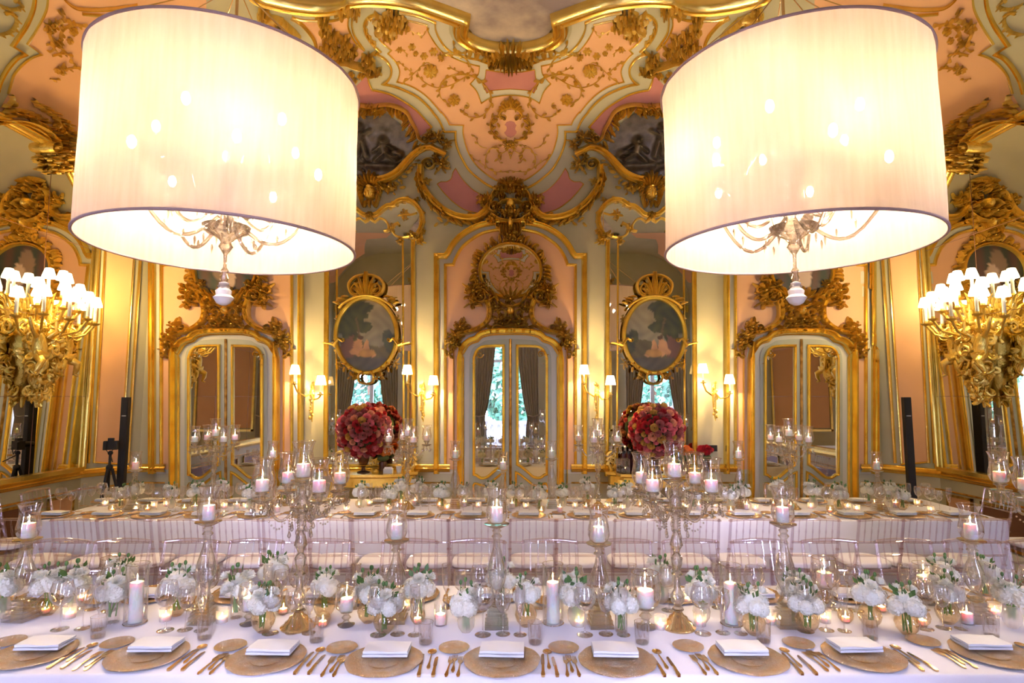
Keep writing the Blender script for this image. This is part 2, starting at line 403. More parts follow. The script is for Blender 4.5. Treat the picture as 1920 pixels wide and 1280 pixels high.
# ================================================================== ROOM SHELL
def sheet(p,n,half,fl=True):          # wall plane + cove extruded along its direction
    t=np.array([-n[1],n[0]]); m=MB()
    prof=[(0,0.),(0,1.5),(0,3.),(0,Z0)]+[(CA*(1-math.cos(a)),Z0+CB*math.sin(a)) for a in [PI/2*k/24 for k in range(1,25)]]
    nu=24
    for d,z in prof:
        for i in range(nu+1):
            u=-half+2*half*i/nu; q=np.array(p)+t*u+n*d; m.v.append((q[0],q[1],z))
    m.f=[(j*(nu+1)+i,j*(nu+1)+i+1,(j+1)*(nu+1)+i+1,(j+1)*(nu+1)+i) for j in range(len(prof)-1) for i in range(nu)]
    return m
wall_back=struct('wall_back',sheet((XC,YB),np.array([0,-1.]),5.75),'sage')
struct('wall_right',sheet((XR,3.45),np.array([-1.,0]),5.1),'sage')
struct('wall_left',sheet((XL,3.45),np.array([1.,0]),5.1),'sage')
for nm,k in(('wall_right_corner',3),('wall_left_corner',4)):
    p,n=PLANES[k]; a=np.array((XC+(CHX if k==3 else -CHX),YB)); b=np.array((XR if k==3 else XL,CHY)); struct(nm,sheet((a+b)/2,n,.9),'sage')
m=MB(); m.box((XC,3.45,-.05),(11.6,10.4,.1)); struct('floor',m,'wood')
m=MB(); m.box((XC,3.45,ZC+.05),(11.6,10.4,.1)); struct('ceiling',m,'sage')
# rear wall, behind the photographer: three tall windows the mirrors show
WIN=[(-4.45,1.45),(-.18,1.55),(4.45,1.45)]; WH=4.35
m=MB(); xs=[XL-.05]
for c,wd in WIN: xs+=[c-wd/2,c+wd/2]
xs.append(XR+.05)
for i in range(0,len(xs),2): m.box(((xs[i]+xs[i+1])/2,YR-.15,WH/2),(xs[i+1]-xs[i],.3,WH))
m.box((XC,YR-.15,(WH+ZC)/2),(11.4,.3,ZC-WH)); struct('wall_rear',m,'sage')
for i,(c,wd) in enumerate(WIN):
    wn=thing('window_%d'%(i+1),loc=(c,YR-.2,0)); wn['kind']='structure'
    m=MB()
    for x in(-wd/2+.04,wd/2-.04): m.box((x,0,WH/2),(.08,.1,WH))
    for x in (-.03,.03): m.box((x,.01*(1 if x>0 else -1),WH/2),(.05,.09,WH))
    for z in(.04,WH-.04,3.05): m.box((0,0,z),(wd,.1,.08))
    obj('window_frame',m,'white',wn)
    m=MB(); m.box((0,-.01,WH/2),(wd-.1,.008,WH-.1)); obj('pane',m,'glass',wn,smooth=False)
    # curtains drawn and tied to both sides
    for sd in(-1,1):
        def fn(u,v,sd=sd,wd=wd):
            z=WH+.25-v*(WH+.2); tie=1.35
            if z>tie: k=(z-tie)/(WH+.25-tie); wid=.34+.42*k**.6
            else: wid=.34+.06*math.sin(PI*z/tie)
            ou=sd*(wd/2+.22); x=ou-sd*u*wid*(1. if sd else 1)
            return (x,.34+.05*math.sin(u*44+v*2),max(.02,z))
        m=MB(); m.grid(fn,70,30)
        cu=thing('curtain',('grey pleated curtain tied back on the %s side of the %s rear window'%('left' if sd<0 else 'right',['left','middle','right'][i])),'curtain',(c,YR,0))
        obj('curtain_cloth',m,'curtain',cu)
        m=MB(); m.tube([(sd*(wd/2+.24-.38*k/8),.36+.09*math.sin(PI*k/8),1.38-.05*math.sin(PI*k/8)) for k in range(9)],.02); obj('tieback',m,'curtain',cu)
    l=bpy.data.lights.new('sky_portal','AREA'); l.shape='RECTANGLE'; l.size=wd; l.size_y=WH; l.cycles.is_portal=True
    o=bpy.data.objects.new('sky_portal',l); COL.objects.link(o); o.location=(c,YR-.32,WH/2); o.rotation_euler=(PI/2,0,0)
for i,x in enumerate((-2.35,2.2)):
    m=MB(); m.box((x,YR+.006,2.6),(1.7,.012,3.3)); obj('painted_panel',m,'pink',bpy.data.objects['wall_rear'])
    m=MB()
    for sx in(-.9,.9): m.box((x+sx,YR+.02,2.6),(.07,.04,3.5))
    for z in(.88,4.32): m.box((x,YR+.02,z),(1.87,.04,.07))
    struct('trim_%d'%(30+i),m,'gold_s')
m=MB(); m.box((XC,YR+.05,4.72),(11.2,.12,.16)); m.box((XC,YR+.03,4.62),(11.2,.06,.06)); struct('trim_32',m,'gold_s')
# outdoors, seen only in the mirrors
m=MB(); m.box((0,-12,-.2),(60,20,.1)); struct('ground_terrace',m,'gold_old' if 0 else 'terrace')
m=MB(); m.box((0,-5.4,.95),(16,.25,.12))
for i in range(64): m.lathe([(.05,0),(.08,.12),(.1,.3),(.05,.55),(.07,.7),(.05,.9)],8,(-8+i*.25,-5.4,0))
tag(obj('balustrade',m,'terrace'),'white stone balustrade outside the windows, seen in the door mirrors','balustrade')
R=random.Random(4)
for i in range(13):
    x=-15+i*2.5; m=MB(); h=R.uniform(5,9)
    m.tube([(0,0,-.1),(0,0,h*.5)],[.16,.1])
    tr=thing('garden_tree','leafy green tree beyond the balustrade, %s from the left'%ORD[i+1],'tree',(x,-10-4.2*(i%2),0),group='trees outside the windows')
    obj('trunk',m,'brown',tr); m=MB()
    for k in range(1500):
        a=R.uniform(0,2*PI); rr=R.uniform(.5,1)**.5*1.7; zz=R.uniform(.0,1); q=Vector((math.cos(a)*rr*math.sin(PI*(.15+.8*zz)),math.sin(a)*rr*.8,.8+zz*h)); s=R.uniform(.15,.32); d=Vector((R.uniform(-1,1),R.uniform(-1,1),R.uniform(-1,1))).normalized(); e=d.orthogonal().normalized(); f=d.cross(e)
        m.add([q-e*s,q-f*s*.5,q+e*s,q+f*s*.5],[(0,1,2,3)])
    obj('crown',m,'foliage',tr)

# ================================================================== PAINTED FIELDS (children of the walls they are painted on)
def panel(path,mt,parent=wall_back,h=.006,both=True,dx=0,sm=True,name='painted_panel',grid=26.):
    obj(name,poly(path,h,dx,grid,sm),mt,parent)
    if both: obj(name,poly(mir(path),h,dx,grid,sm),mt,parent)
def moulding(n,build,mt='gold_s',both=True,dx=0):
    o=OR(); build(o)
    if both:o.mirrored()
    t=struct('trim_%d'%n,o.mapped(dx),mt); return t
L1a=A_((10,150),(0,250),(20,360),(80,460),(130,530,1))
L1b=A_((168,800),(180,880),(215,960,1),(300,975),(420,1010),(550,1080),(680,1170),(780,1275))+B_((770,70),(850,160,1),(805,205))
L2=A_((250,150),(180,180),(130,250),(140,340),(190,430),(250,500),(300,545,1),(250,575,1),(330,610),(390,670),(420,740),(410,820),(370,870),(330,895,1),(440,915),(560,960),(680,1020),(780,1100),(860,1190))+B_((860,0),(930,90),(985,210,1),(1105,210,1),(1105,300),(1130,400),(1180,510),(1250,620),(1350,710),(1450,780),(1560,830),(1690,850))
L3=A_((230,230),(250,330),(300,420),(370,490),(420,530,1),(385,565,1),(440,620),(490,690),(510,760),(500,820),(480,870,1),(580,895),(680,940),(780,1010),(870,1100),(950,1200))+B_((955,0),(1010,70),(1040,135,1),(1190,140,1),(1185,220),(1210,340),(1250,450),(1330,570),(1430,660),(1540,730),(1640,765),(1690,770))
L3t=A_((230,230,1),(260,190),(380,190),(500,200),(600,215),(700,235),(800,260,1),(800,300),(850,400),(920,500),(980,560),(1060,600),(1150,640),(1250,675),(1360,700,1),(1345,790),(1260,890,1),(1330,970),(1380,1100,1),(1440,1060),(1500,1035),(1600,1018),(1690,1012))
L4=A_((500,125),(640,150),(760,185),(890,235,1),(890,300),(930,400),(1000,500),(1090,570),(1230,610),(1340,630),(1450,670),(1600,710),(1690,715))
# light sage band between the gold lines
panel([*L2[:-1],(957.2,L2[-1][1],1),(957.2,60,1),*[(x,y) for x,y in [(930,105),(890,98),(858,84),(843,62),(838,36),(800,22),(760,12),(700,9)]]],'sage_l',h=.004)
half=[*L3[:-1],(957.2,L3[-1][1],1),(957.2,L3t[-1][1],1),*L3t[::-1][1:-1]]
panel(half,'pink',h=.010)
panel(A_((1430,740,1),(1560,762),(1692,770,1),(1692,945,1),(1560,955),(1480,965,1),(1440,990),(1390,890,1),(1420,830)),'rose',h=.010)
# rose strip above the relief, rose triangles beside the crest
panel([(664,165,1)]+L1b[:-1]+B_((700,260),(560,120),(400,0))+[(700,205),(664,200,1)],'rose',h=.007)
TRI=B_((1105,600,1),(1180,720),(1290,830),(1400,890),(1470,910,1),(1440,970),(1340,1080,1),(1200,1040),(1080,960),(980,860),(910,770,1),(950,745),(1010,745),(1060,710),(1075,650))
panel(TRI,'rose',h=.008)
# shells behind the shade: pink fields
panel(H_((550,205,1),(700,240),(850,245),(1050,240),(1240,180,1),(1230,300),(1270,420),(1330,520),(1430,600,1),(1300,760),(1000,760),(850,560),(820,460),(750,360),(650,260)),'pink',h=.008)
panel(D_((765,-60,1),(760,0),(740,130),(680,280),(560,500),(430,700,1),(660,865,1),(480,930),(330,1050),(220,1180),(180,1280),(120,1500),(-120,1900,1),(800,2300,1),(1900,2300,1),(2900,1200,1),(2600,300,1),(3300,150,1),(3300,-300,1),(1500,-400,1)),'pink',h=.008)
# arched door panels
ARO=C_((100,2600,1),(100,430,1),(190,430,1),(215,400),(260,320),(330,240),(430,170),(550,120),(680,95),(770,88),(837,87))
ARI=C_((188,2560,1),(188,520,1),(268,515,1),(290,450),(350,350),(440,270),(550,205),(650,178),(740,166),(837,163))
for dx in(-531,0,543):
    panel([ARO[0],*ARO[1:-1]]+mir(ARO)[::-1][1:],'sage_l',h=.005,both=False,dx=dx)
    panel([ARI[0],*ARI[1:-1]]+mir(ARI)[::-1][1:],'pink',h=.009,both=False,dx=dx)
# corner strips: pink panel on each chamfer
for s in(0,1):
    P=[(1658,310,1),(1712,310,1),(1741,866,1),(1693,868,1)]
    if s:P=[(1918-x,y,1) for x,y,_ in P]
    panel(P,'pink',both=False,sm=False,parent=bpy.data.objects['wall_left_corner' if s else 'wall_right_corner'])
# ================================================================== GILDED MOULDINGS
n_=1
moulding(1,lambda o:(o.band(L1a,4,.03),o.band(L1b,4,.03)))
moulding(2,lambda o:(o.band(L2,5,.04)))
moulding(3,lambda o:(o.band(L3,3.2,.03),o.band(L3t,2.6,.025)))
moulding(4,lambda o:(o.band(L4,4,.035),o.band(A_((1430,740,1),(1420,830),(1390,890,1),(1440,990,1),(1480,965),(1560,955),(1690,945)),2.2,.02),o.band(A_((1430,740),(1560,762),(1690,770)),2.2,.02)))
moulding(5,lambda o:o.band(TRI,2.,.02,closed=True))
FR=[(455,-40),(480,-14),(515,-3),(546,4),(585,9),(616,8),(640,2),(655,-6,1),(690,-9),(730,-7),(775,1),(815,14),(866,33,1),(864,58),(879,74),(900,84),(928,90),(957,92)]
moulding(6,lambda o:o.band([FR[0]]+FR[1:],31,.16,MOULD2,step=3))
FI=[(957,80),(930,77),(903,71),(886,60),(878,46),(876,33,1),(815,4),(775,-9),(730,-17),(655,-16,1),(616,-4),(560,-6),(500,-30),(460,-60),(440,-300,1)]
panel([(957.1,80,1)]+FI[1:]+[(957.1,-300,1)],'painting',h=.02,name='ceiling_painting')
moulding(7,lambda o:(o.band(H_((560,205,1),(700,240),(850,245),(1050,240),(1240,180,1),(1230,300),(1270,420),(1330,520),(1430,600)),3.5,.03),o.band(H_((550,205),(650,260),(750,360),(820,460),(850,560),(850,700)),7,.04,MOULD)))
moulding(8,lambda o:(o.band(D_((545,-200),(540,0),(500,180),(400,400),(280,580),(180,725,1),(390,855,1),(250,920),(120,1060),(30,1200),(-30,1330),(-80,1500)),5,.045,MOULD),o.band(D_((765,-200),(760,0),(740,130),(680,280),(560,500),(430,700,1),(660,865,1),(480,930),(330,1050),(220,1180),(180,1280),(120,1500)),3,.03),
    o.band(D_((1000,-60),(1050,0),(1150,80),(1300,125),(1707,125),(2200,60)),5,.05,MOULD),o.band(D_((1300,200),(1700,225),(2200,200)),4,.05)))
k=9
for dx in(-531,0,543):
    def b(o):
        o.band(symm(ARO[:-1]),11,.09,MOULD); o.band(symm(ARI[:-1]),6,.045,MOULD)
    moulding(k,b,both=False,dx=dx); k+=1
# upright trims near the corners (follow the wall and the chamfer)
for s in(0,1):
    def b(o):
        for xa,xb,wd,pf in((1643,1679,6,MOULD),(1655,1692,5,ROUND),(1711,1742,5,ROUND),(1723,1754,7,MOULD)):
            o.band([(xa+(1 if wd else 0),300),(xb,868)],wd,.05 if wd>6 else .03,pf,step=30)
        o.band([(1690,870),(1744,866)],4,.03)
        if s:o.v=[(1918-x,y,h) for x,y,h in o.v]; o.f=[q[::-1] for q in o.f]
    moulding(k,b,both=False); k+=1
# chair rail and dado, in real metres round the room
RAILP=[(0,0),(.022,.0),(.03,.015),(.055,.03),(.06,.05),(.04,.06),(.03,.085),(.045,.095),(.04,.11),(0,.115)]
def runp(m,pts,prof,z):
    P=[np.array(p,float) for p in pts]; n=len(P); V=[]
    for i in range(n):
        d1=P[i]-P[max(i-1,0)] if i else P[1]-P[0]; d2=P[min(i+1,n-1)]-P[i] if i<n-1 else d1
        d1=d1/np.linalg.norm(d1);d2=d2/np.linalg.norm(d2); t=(d1+d2);t/=np.linalg.norm(t); q=np.array([t[1],-t[0]])
        if q@(np.array([0,3.])-P[i])<0:q=-q
        kk=1/max(.5,abs(t@d1))
        for d,h in prof: V.append((P[i][0]+q[0]*d*kk,P[i][1]+q[1]*d*kk,z+h))
    mm=len(prof); m.add(V,[(i*mm+j,i*mm+j+1,(i+1)*mm+j+1,(i+1)*mm+j) for i in range(n-1) for j in range(mm-1)])
def rails(m,z,prof,gap=.86):
    dc=[XC-4.03,XC,XC+4.10]
    runp(m,[(XL,YR),(XL,CHY),(XC-CHX,YB),(dc[0]-gap,YB)],prof,z)
    runp(m,[(dc[0]+gap,YB),(dc[1]-gap,YB)],prof,z); runp(m,[(dc[1]+gap,YB),(dc[2]-gap,YB)],prof,z)
    runp(m,[(dc[2]+gap,YB),(XC+CHX,YB),(XR,CHY),(XR,YR)],prof,z)
m=MB(); rails(m,.865,RAILP); struct('trim_%d'%k,m,'gold_s');k+=1
m=MB(); rails(m,.70,[(0,0),(.015,.005),(.02,.012),(.015,.02),(0,.025)]); struct('trim_%d'%k,m,'gold_old');k+=1
m=MB(); rails(m,0,[(0,0),(.04,0),(.04,.14),(.03,.17),(0,.18)]); struct('baseboard_back',m,'sage_l')
# recessed brown and pink panels under the side mirrors
for s,wn in((-1,'wall_left'),(1,'wall_right')):
    X=(XL if s<0 else XR)-s*.012; pr=bpy.data.objects[wn]
    for (y0,y1,mt) in((7.35,7.75,'pink'),(4.6,7.2,'brown'),(1.6,4.3,'brown'),(-1.2,1.3,'brown')):
        m=MB(); m.box((X,(y0+y1)/2,.44),(.012,y1-y0,.46)); obj('dado_panel',m,mt,pr)
        m=MB()
        for a,b_,c,d in((y0,y1,.21,0),(y0,y1,.67,0),(0,0,0,y0),(0,0,0,y1)):
            if d: m.box((X-s*.012,d,.44),(.02,.03,.49))
            else: m.box((X-s*.012,(a+b_)/2,c),(.02,b_-a+.03,.03))
        obj('dado_frame',m,'gold_old',pr)
    # tall jointed mirror covering the side wall, with its arched gilt cornice
    mi=thing('wall_mirror','huge jointed wall mirror covering the %s side wall above the chair rail'%('left' if s<0 else 'right'),'mirror',(X,0,0))
    out=[(1.2,.985),(7.88,.985),(7.88,4.35),(7.55,4.6),(7.3,4.85),(6.9,5.0),(3.2,5.0),(2.4,4.9),(1.6,4.5),(1.2,4.2)]
    m=MB(); m.v=[(-s*.004,y,z) for y,z in out]; m.f=[tuple(range(len(out)))] if s<0 else [tuple(range(len(out)))[::-1]]
    obj('mirror_pane',m,'mirror_s',mi,smooth=False)
    m=MB()
    for y in(7.02,5.6,4.2,2.8): m.box((-s*.005,y,3.0),(.003,.006,4.0))
    for z in(1.93,2.9,3.9): m.box((-s*.005,4.55,z),(.003,6.6,.005))
    obj('glass_joint',m,'brown',mi)
    m=MB(); m.box((-s*.03,4.5,.99),(.07,6.7,.05)); 
    for j in range(len(out)-2):
        a=out[j+1];b2=out[j+2]; m.tube([(-s*.03,a[0],a[1]),(-s*.03,b2[0],b2[1])],.05 if j else .03,8)
    obj('mirror_frame',m,'gold_s',mi)
# ================================================================== CARVED ORNAMENT
def carve(name,label,cat,parts,both=True,xc=957.,group=None,side=None):
    """parts: list of (part name, function(OR), material, dx)"""
    t=thing(name,label,cat,group=group)
    for nm,fn,mt,bt,dx in parts:
        o=OR(); fn(o)
        if side=='right': o.v=[(2*xc-a,b,c) for a,b,c in o.v]; o.f=[q[::-1] for q in o.f]
        obj(nm,o.mapped(dx),mt,t)
        if bt and side is None: o.v=[(2*xc-a,b,c) for a,b,c in o.v]; o.f=[q[::-1] for q in o.f]; obj(nm,o.mapped(dx),mt,t)
    a=[v for c in t.children for v in (c.data.vertices[0].co,)]
    loc=Vector(a[0]); t.location=loc
    for c in t.children: c.location=-loc
    return t
# --- cornice below the cove: big sweeping garland mouldings with leafy edge, meeting in the crest
GAR=B_((735,560),(735,700),(765,810),(825,905),(905,990),(1000,1065),(1120,1120),(1250,1140),(1350,1125),(1430,1060),(1470,980),(1480,900))
def garland(o):
    o.band(GAR,13,.14,MOULD,w1=11); o.spray([(x-3,y+5) for x,y in GAR],6,13,6,.08,.9,side=(1,),ang=.7)
    o.spray([(x-2,y+2) for x,y in GAR[:6]],7,9,5,.14,.9,side=(1,-1),ang=.5)
    o.volute(*B_((825,560))[0],13,1.8,PI,1,6,.16)
    o.clump(*B_((960,560))[0],15,11,.10,3); o.clump(*B_((800,760))[0],8,8,.15,4); o.clump(*B_((900,470))[0],8,8,.12,14)
for sd in('left','right'): carve('gilded_cornice','gilded garland cornice sweeping down to the %s of the middle crest'%sd,'ornament',[('garland',garland,'gold',True,0)],side=sd)
def crest(o):
    c=957
    o.volute(c-30,392,12,1.7,0,-1,6,.16); o.volute(c-47,385,9,1.5,PI,1,5,.12); o.volute(c-16,372,8,1.6,.5,-1,4,.14)
    o.band([(c-36,402),(c-22,412),(c-6,416),(c,416)],7,.14); o.band([(c-40,380),(c-32,364),(c-18,352),(c-8,348),(c,347)],6,.14); o.band([(c-24,388),(c-14,380),(c,378)],6,.17)
    o.clump(c-50,378,14,10,.1,7); o.clump(c-22,360,14,10,.12,8); o.clump(c-8,400,16,10,.15,9); o.clump(c-34,412,14,9,.1,10)
    for i in range(5): o.leaf(c-2-i*3.4,352-i*1.2,-PI/2-i*.22,20-i*2,7,.12,.3)
    o.spray([(c-60,400),(c-80,408),(c-110,415),(c-140,418)],8,13,6,.07,.8)
    for i in range(4): o.leaf(c-3-i*4,418,PI/2+.12*i,40-i*5,7,.12,-.2-.25*i)
    o.volute(c-23,424,6,1.4,0,1,3,.13)
for dx,wd in((-531,'left'),(0,'middle'),(543,'right')):
    carve('gilded_crest','large gilded shell crest crowning the %s door arch'%wd,'ornament',[('scrollwork',crest,'gold',True,dx),('shell_heart',lambda o:(o.blob(957,385,9,13,.2),o.blob(957,420,6,12,.2),o.rosette(957,352,13,7,.14)),'gold',False,dx)])
    if dx:
        for sd in('left','right'): carve('gilded_cornice','gilded garland cornice on the %s side of the %s door arch'%(sd,wd),'ornament',[('garland',garland,'gold',True,dx)],side=sd)
def topc(o):
    c=957
    for i in range(6): o.leaf(c-3-i*4.,76+i*3,PI/2+.16*i,56-i*7,9,.20,-.25*i)
    for i in range(4): o.leaf(c-4-i*6,92,-PI/2-.3*i,26-i*3,9,.2,-.5)
    o.volute(c-34,112,10,1.6,0,1,5,.16); o.volute(c-22,88,8,1.5,PI,-1,4,.2); o.clump(c-36,98,14,9,.14,3); o.clump(c-15,108,13,9,.16,5)
    o.spray([(c-40,92),(c-56,88),(c-72,82)],7,13,6,.16,.7)
carve('gilded_acanthus','gilded acanthus boss hanging from the ceiling painting frame','ornament',[('leaves',topc,'gold',True,0)])
# --- vines in the pink ceiling field
def vines(o):
    V=lambda *p:A_(*p)
    o.vine(V((980,570),(1060,555),(1150,580),(1230,640),(1270,720),(1240,790),(1150,850),(1050,905),(930,930),(820,900),(740,840),(700,760),(740,700),(810,690)),3.2,.03,10,9,4.5,5,end=6)
    o.vine(V((930,950),(960,880),(1020,820),(1120,790),(1240,795),(1350,840),(1430,920),(1480,1010),(1480,1110),(1430,1200),(1340,1250),(1240,1240),(1190,1180),(1220,1130)),4.5,.035,10,10,5,6,end=6)
    o.vine(V((1240,790),(1140,760),(1060,720),(1040,690)),2.4,.025,7,8,4,7); o.vine(V((930,950),(950,1040),(1010,1090),(1090,1100)),3,.03,8,9,4,8,end=5)
    o.vine(V((1230,540),(1150,560),(1100,500),(1080,460)),2.4,.03,8,8,4,9); o.vine(V((1240,600),(1200,560),(1330,500),(1450,540)),3,.04,8,8,4,9)
    o.vine(V((700,740),(650,790),(590,850),(550,860)),2.6,.025,7,10,5,10); o.vine(V((640,800),(610,740),(540,690),(500,640)),2.2,.025,7,8,4,11)
    o.vine(V((460,535),(520,520),(560,545),(600,575)),1.6,.02,6,7,4,12); o.vine(V((600,300),(680,345),(760,370),(800,300)),2.2,.02,7,8,4,13)
    o.rosette(*V((840,750))[0],13,9,.05); o.rosette(*V((1090,1060))[0],11,8,.05); o.clump(*V((960,590))[0],9,8,.05,14)
    for q,r in(((640,490),7),((770,590),7),((680,560),5),((870,540),8),((510,520),6)): o.rosette(*V(q)[0],r,6,.035)
    # leafy bush and its stem at the top of the wing
    o.clump(*V((370,270))[0],24,14,.10,20,sx=1.2); o.clump(*V((480,190))[0],16,12,.1,21); o.clump(*V((390,110))[0],10,8,.08,22,sy=1.3); o.clump(*V((560,260))[0],10,8,.08,23)
    o.vine(V((300,160),(200,180),(150,230),(150,300),(190,390),(260,470)),4,.03,6,6,4,24)
    # lower field, around the small rose cartouche
    W=lambda *p:B_(*p)
    o.vine(W((1690,500),(1640,370),(1560,350),(1540,400),(1590,470)),2.2,.025,7,7,4,30,end=3); o.vine(W((1570,390),(1480,390),(1430,470),(1430,570),(1500,630),(1620,640),(1690,620)),2.8,.028,9,7,4,31)
    o.vine(W((1440,385),(1370,370),(1330,300),(1300,240)),2.2,.022,7,7,4,32); o.vine(W((1420,580),(1370,540),(1310,500),(1270,470)),2.,.022,7,6,3.5,33); o.vine(W((1640,420),(1600,440),(1560,500),(1590,550)),2.4,.025,6,7,4,34)
    o.vine(W((1640,300),(1570,290),(1490,200),(1480,100),(1530,40),(1620,60)),5,.05,6,9,5,35,end=6)
    o.band(W((1690,-60),(1600,-20),(1570,30),(1590,70)),6,.06); o.spray(W((1690,-160),(1640,-100),(1600,-40),(1560,60),(1530,200)),7,12,7,.06,.9)
    for i in range(4): o.leaf(957-i*3,205,-PI/2-.35*i,26-4*i,7,.06,-.3)
    o.clump(*W((1660,340))[0],10,8,.05,36)
carve('ceiling_vine','gilded flowering vines scrolling over the pink ceiling field','ornament',[('tendrils',vines,'gold',True,0),('blossom',lambda o:(o.rosette(957,192,9,7,.06),o.rosette(957,272,8,6,.05)),'gold',False,0)])
obj('painted_panel',poly([(957-12,236),(957-7,228),(957,226),(964,228),(969,236),(968,250),(957,258),(946,250)],.012),'rose',wall_back)
# --- ceiling ornament beside and behind the shades
def bush(lst): return lambda o:[o.clump(*H_(q)[0],r,11,.11,q[0]%50,sy=sy) for q,r,sy in lst]
def brk(o):
    X=H_; o.band(X((1050,730),(1200,720),(1300,760),(1420,800),(1480,840)),11,.15,MOULD2); o.volute(*X((1510,800))[0],14,1.8,0,1,6,.16); o.clump(*X((1470,680))[0],14,11,.11,20); o.clump(*X((1590,830))[0],8,11,.11,40)
    for q,r in(((1270,890),7),((1390,900),7),((1310,960),6)): o.rosette(*X(q)[0],r,6,.06)
def brl(o):
    X=H_; o.clump(*X((220,130))[0],14,10,.1,5); o.band(X((250,200),(400,220),(560,350),(650,450)),9,.1,MOULD); o.volute(*X((330,290))[0],13,1.7,0,1,5,.12); o.spray(X((300,180),(420,230),(560,350)),6,10,5,.1)
for sd in('left','right'):
    carve('gilded_scroll_bracket','gilded scroll bracket with leafy bush beside the inner edge of the %s shade'%sd,'ornament',[('leafy_bush',bush((((940,230),10,1.4),((960,330),14,1),((1060,400),13,1),((1190,450),12,1),((1000,550),16,1),((1150,600),17,1),((1270,600),13,1))),'gold',True,0),('scroll_bracket',brk,'gold',True,0)],side=sd)
    carve('gilded_leaf_knot','gilded leaf knot on the fresco frame above the %s scroll bracket'%sd,'ornament',[('leaves',bush((((1200,50),18,1),((1310,70),13,1))),'gold',True,0)],side=sd)
    carve('gilded_ceiling_scroll','gilded leaf scroll just above the top of the %s shade'%sd,'ornament',[('scrollwork',brl,'gold',True,0)],side=sd)
def cornerv(o):
    X=D_
    o.vine(X((760,400),(780,560),(850,680),(980,750)),7,.06,8,9,5,1); o.clump(*X((770,400))[0],11,9,.07,2); o.vine(X((800,430),(900,340),(1020,290),(1010,230),(940,140)),6,.06,5,9,5,3); o.clump(*X((900,660))[0],9,8,.07,4)
    o.vine(X((950,640),(960,500),(1050,410),(1200,370),(1380,400)),4,.05,9,8,5,5); o.rosette(*X((1160,480))[0],8,7,.05); o.rosette(*X((1100,630))[0],6,6,.05); o.vine(X((720,700),(800,690),(850,760),(780,810)),3,.04,8,6,4,6)
    o.vine(X((820,880),(980,840),(1100,880),(1150,1000)),3.5,.04,7,8,4,7); o.clump(*X((950,1100))[0],10,9,.06,8); o.vine(X((1000,1100),(1120,1080),(1260,1060)),3,.04,7,7,4,9); o.vine(X((780,1250),(900,1270)),2.5,.03,6,6,4,10)
    o.vine(X((-80,40),(0,80),(150,135),(280,120),(350,70),(270,10)),5,.05,7,6,4,11,end=5); o.vine(X((60,210),(130,190),(220,230),(250,330),(200,440),(110,510),(-60,545)),5,.05,6,6,4,12)
def cornleaf(o):
    Y=lambda *p:[(q[0]/3.657,180+q[1]/3.657)+tuple(q[2:]) for q in p]
    o.vine(Y((205,15),(265,75),(350,125),(385,190),(420,240),(500,260)),7,.09,6,13,7,13); o.clump(*Y((430,190))[0],11,9,.1,14)
    for q,r in(((450,300),15),((400,400),17),((470,460),17),((330,430),14),((420,330),12),((350,490),12)): o.clump(*Y(q)[0],r,12,.14,q[0]%40)
def cornc(o):
    Y=lambda *p:[(q[0]/3.657,180+q[1]/3.657)+tuple(q[2:]) for q in p]
    o.spray(Y((-60,120),(0,120),(120,110),(230,160),(300,220),(360,290)),5,14,7,.12,.8,side=(1,-1)); o.volute(*Y((305,345))[0],15,1.9,-PI/2,1,7,.18); o.band(Y((-60,190),(0,180),(120,185),(230,225),(300,280),(330,330)),12,.15,MOULD2)
    o.vine(Y((60,-10),(70,20),(40,60)),6,.07,5,10,6,15)
for sd in('left','right'):
    carve('gilded_corner_vine','gilded vine scrolls on the %s edge of the pink ceiling'%sd,'ornament',[('scrollwork',cornerv,'gold',True,0)],side=sd)
    carve('gilded_mirror_crest','gilded leafy crest over the arched top of the %s wall mirror'%sd,'ornament',[('leaves',cornleaf,'gold',True,0),('cornice',cornc,'gold',True,0)],side=sd)
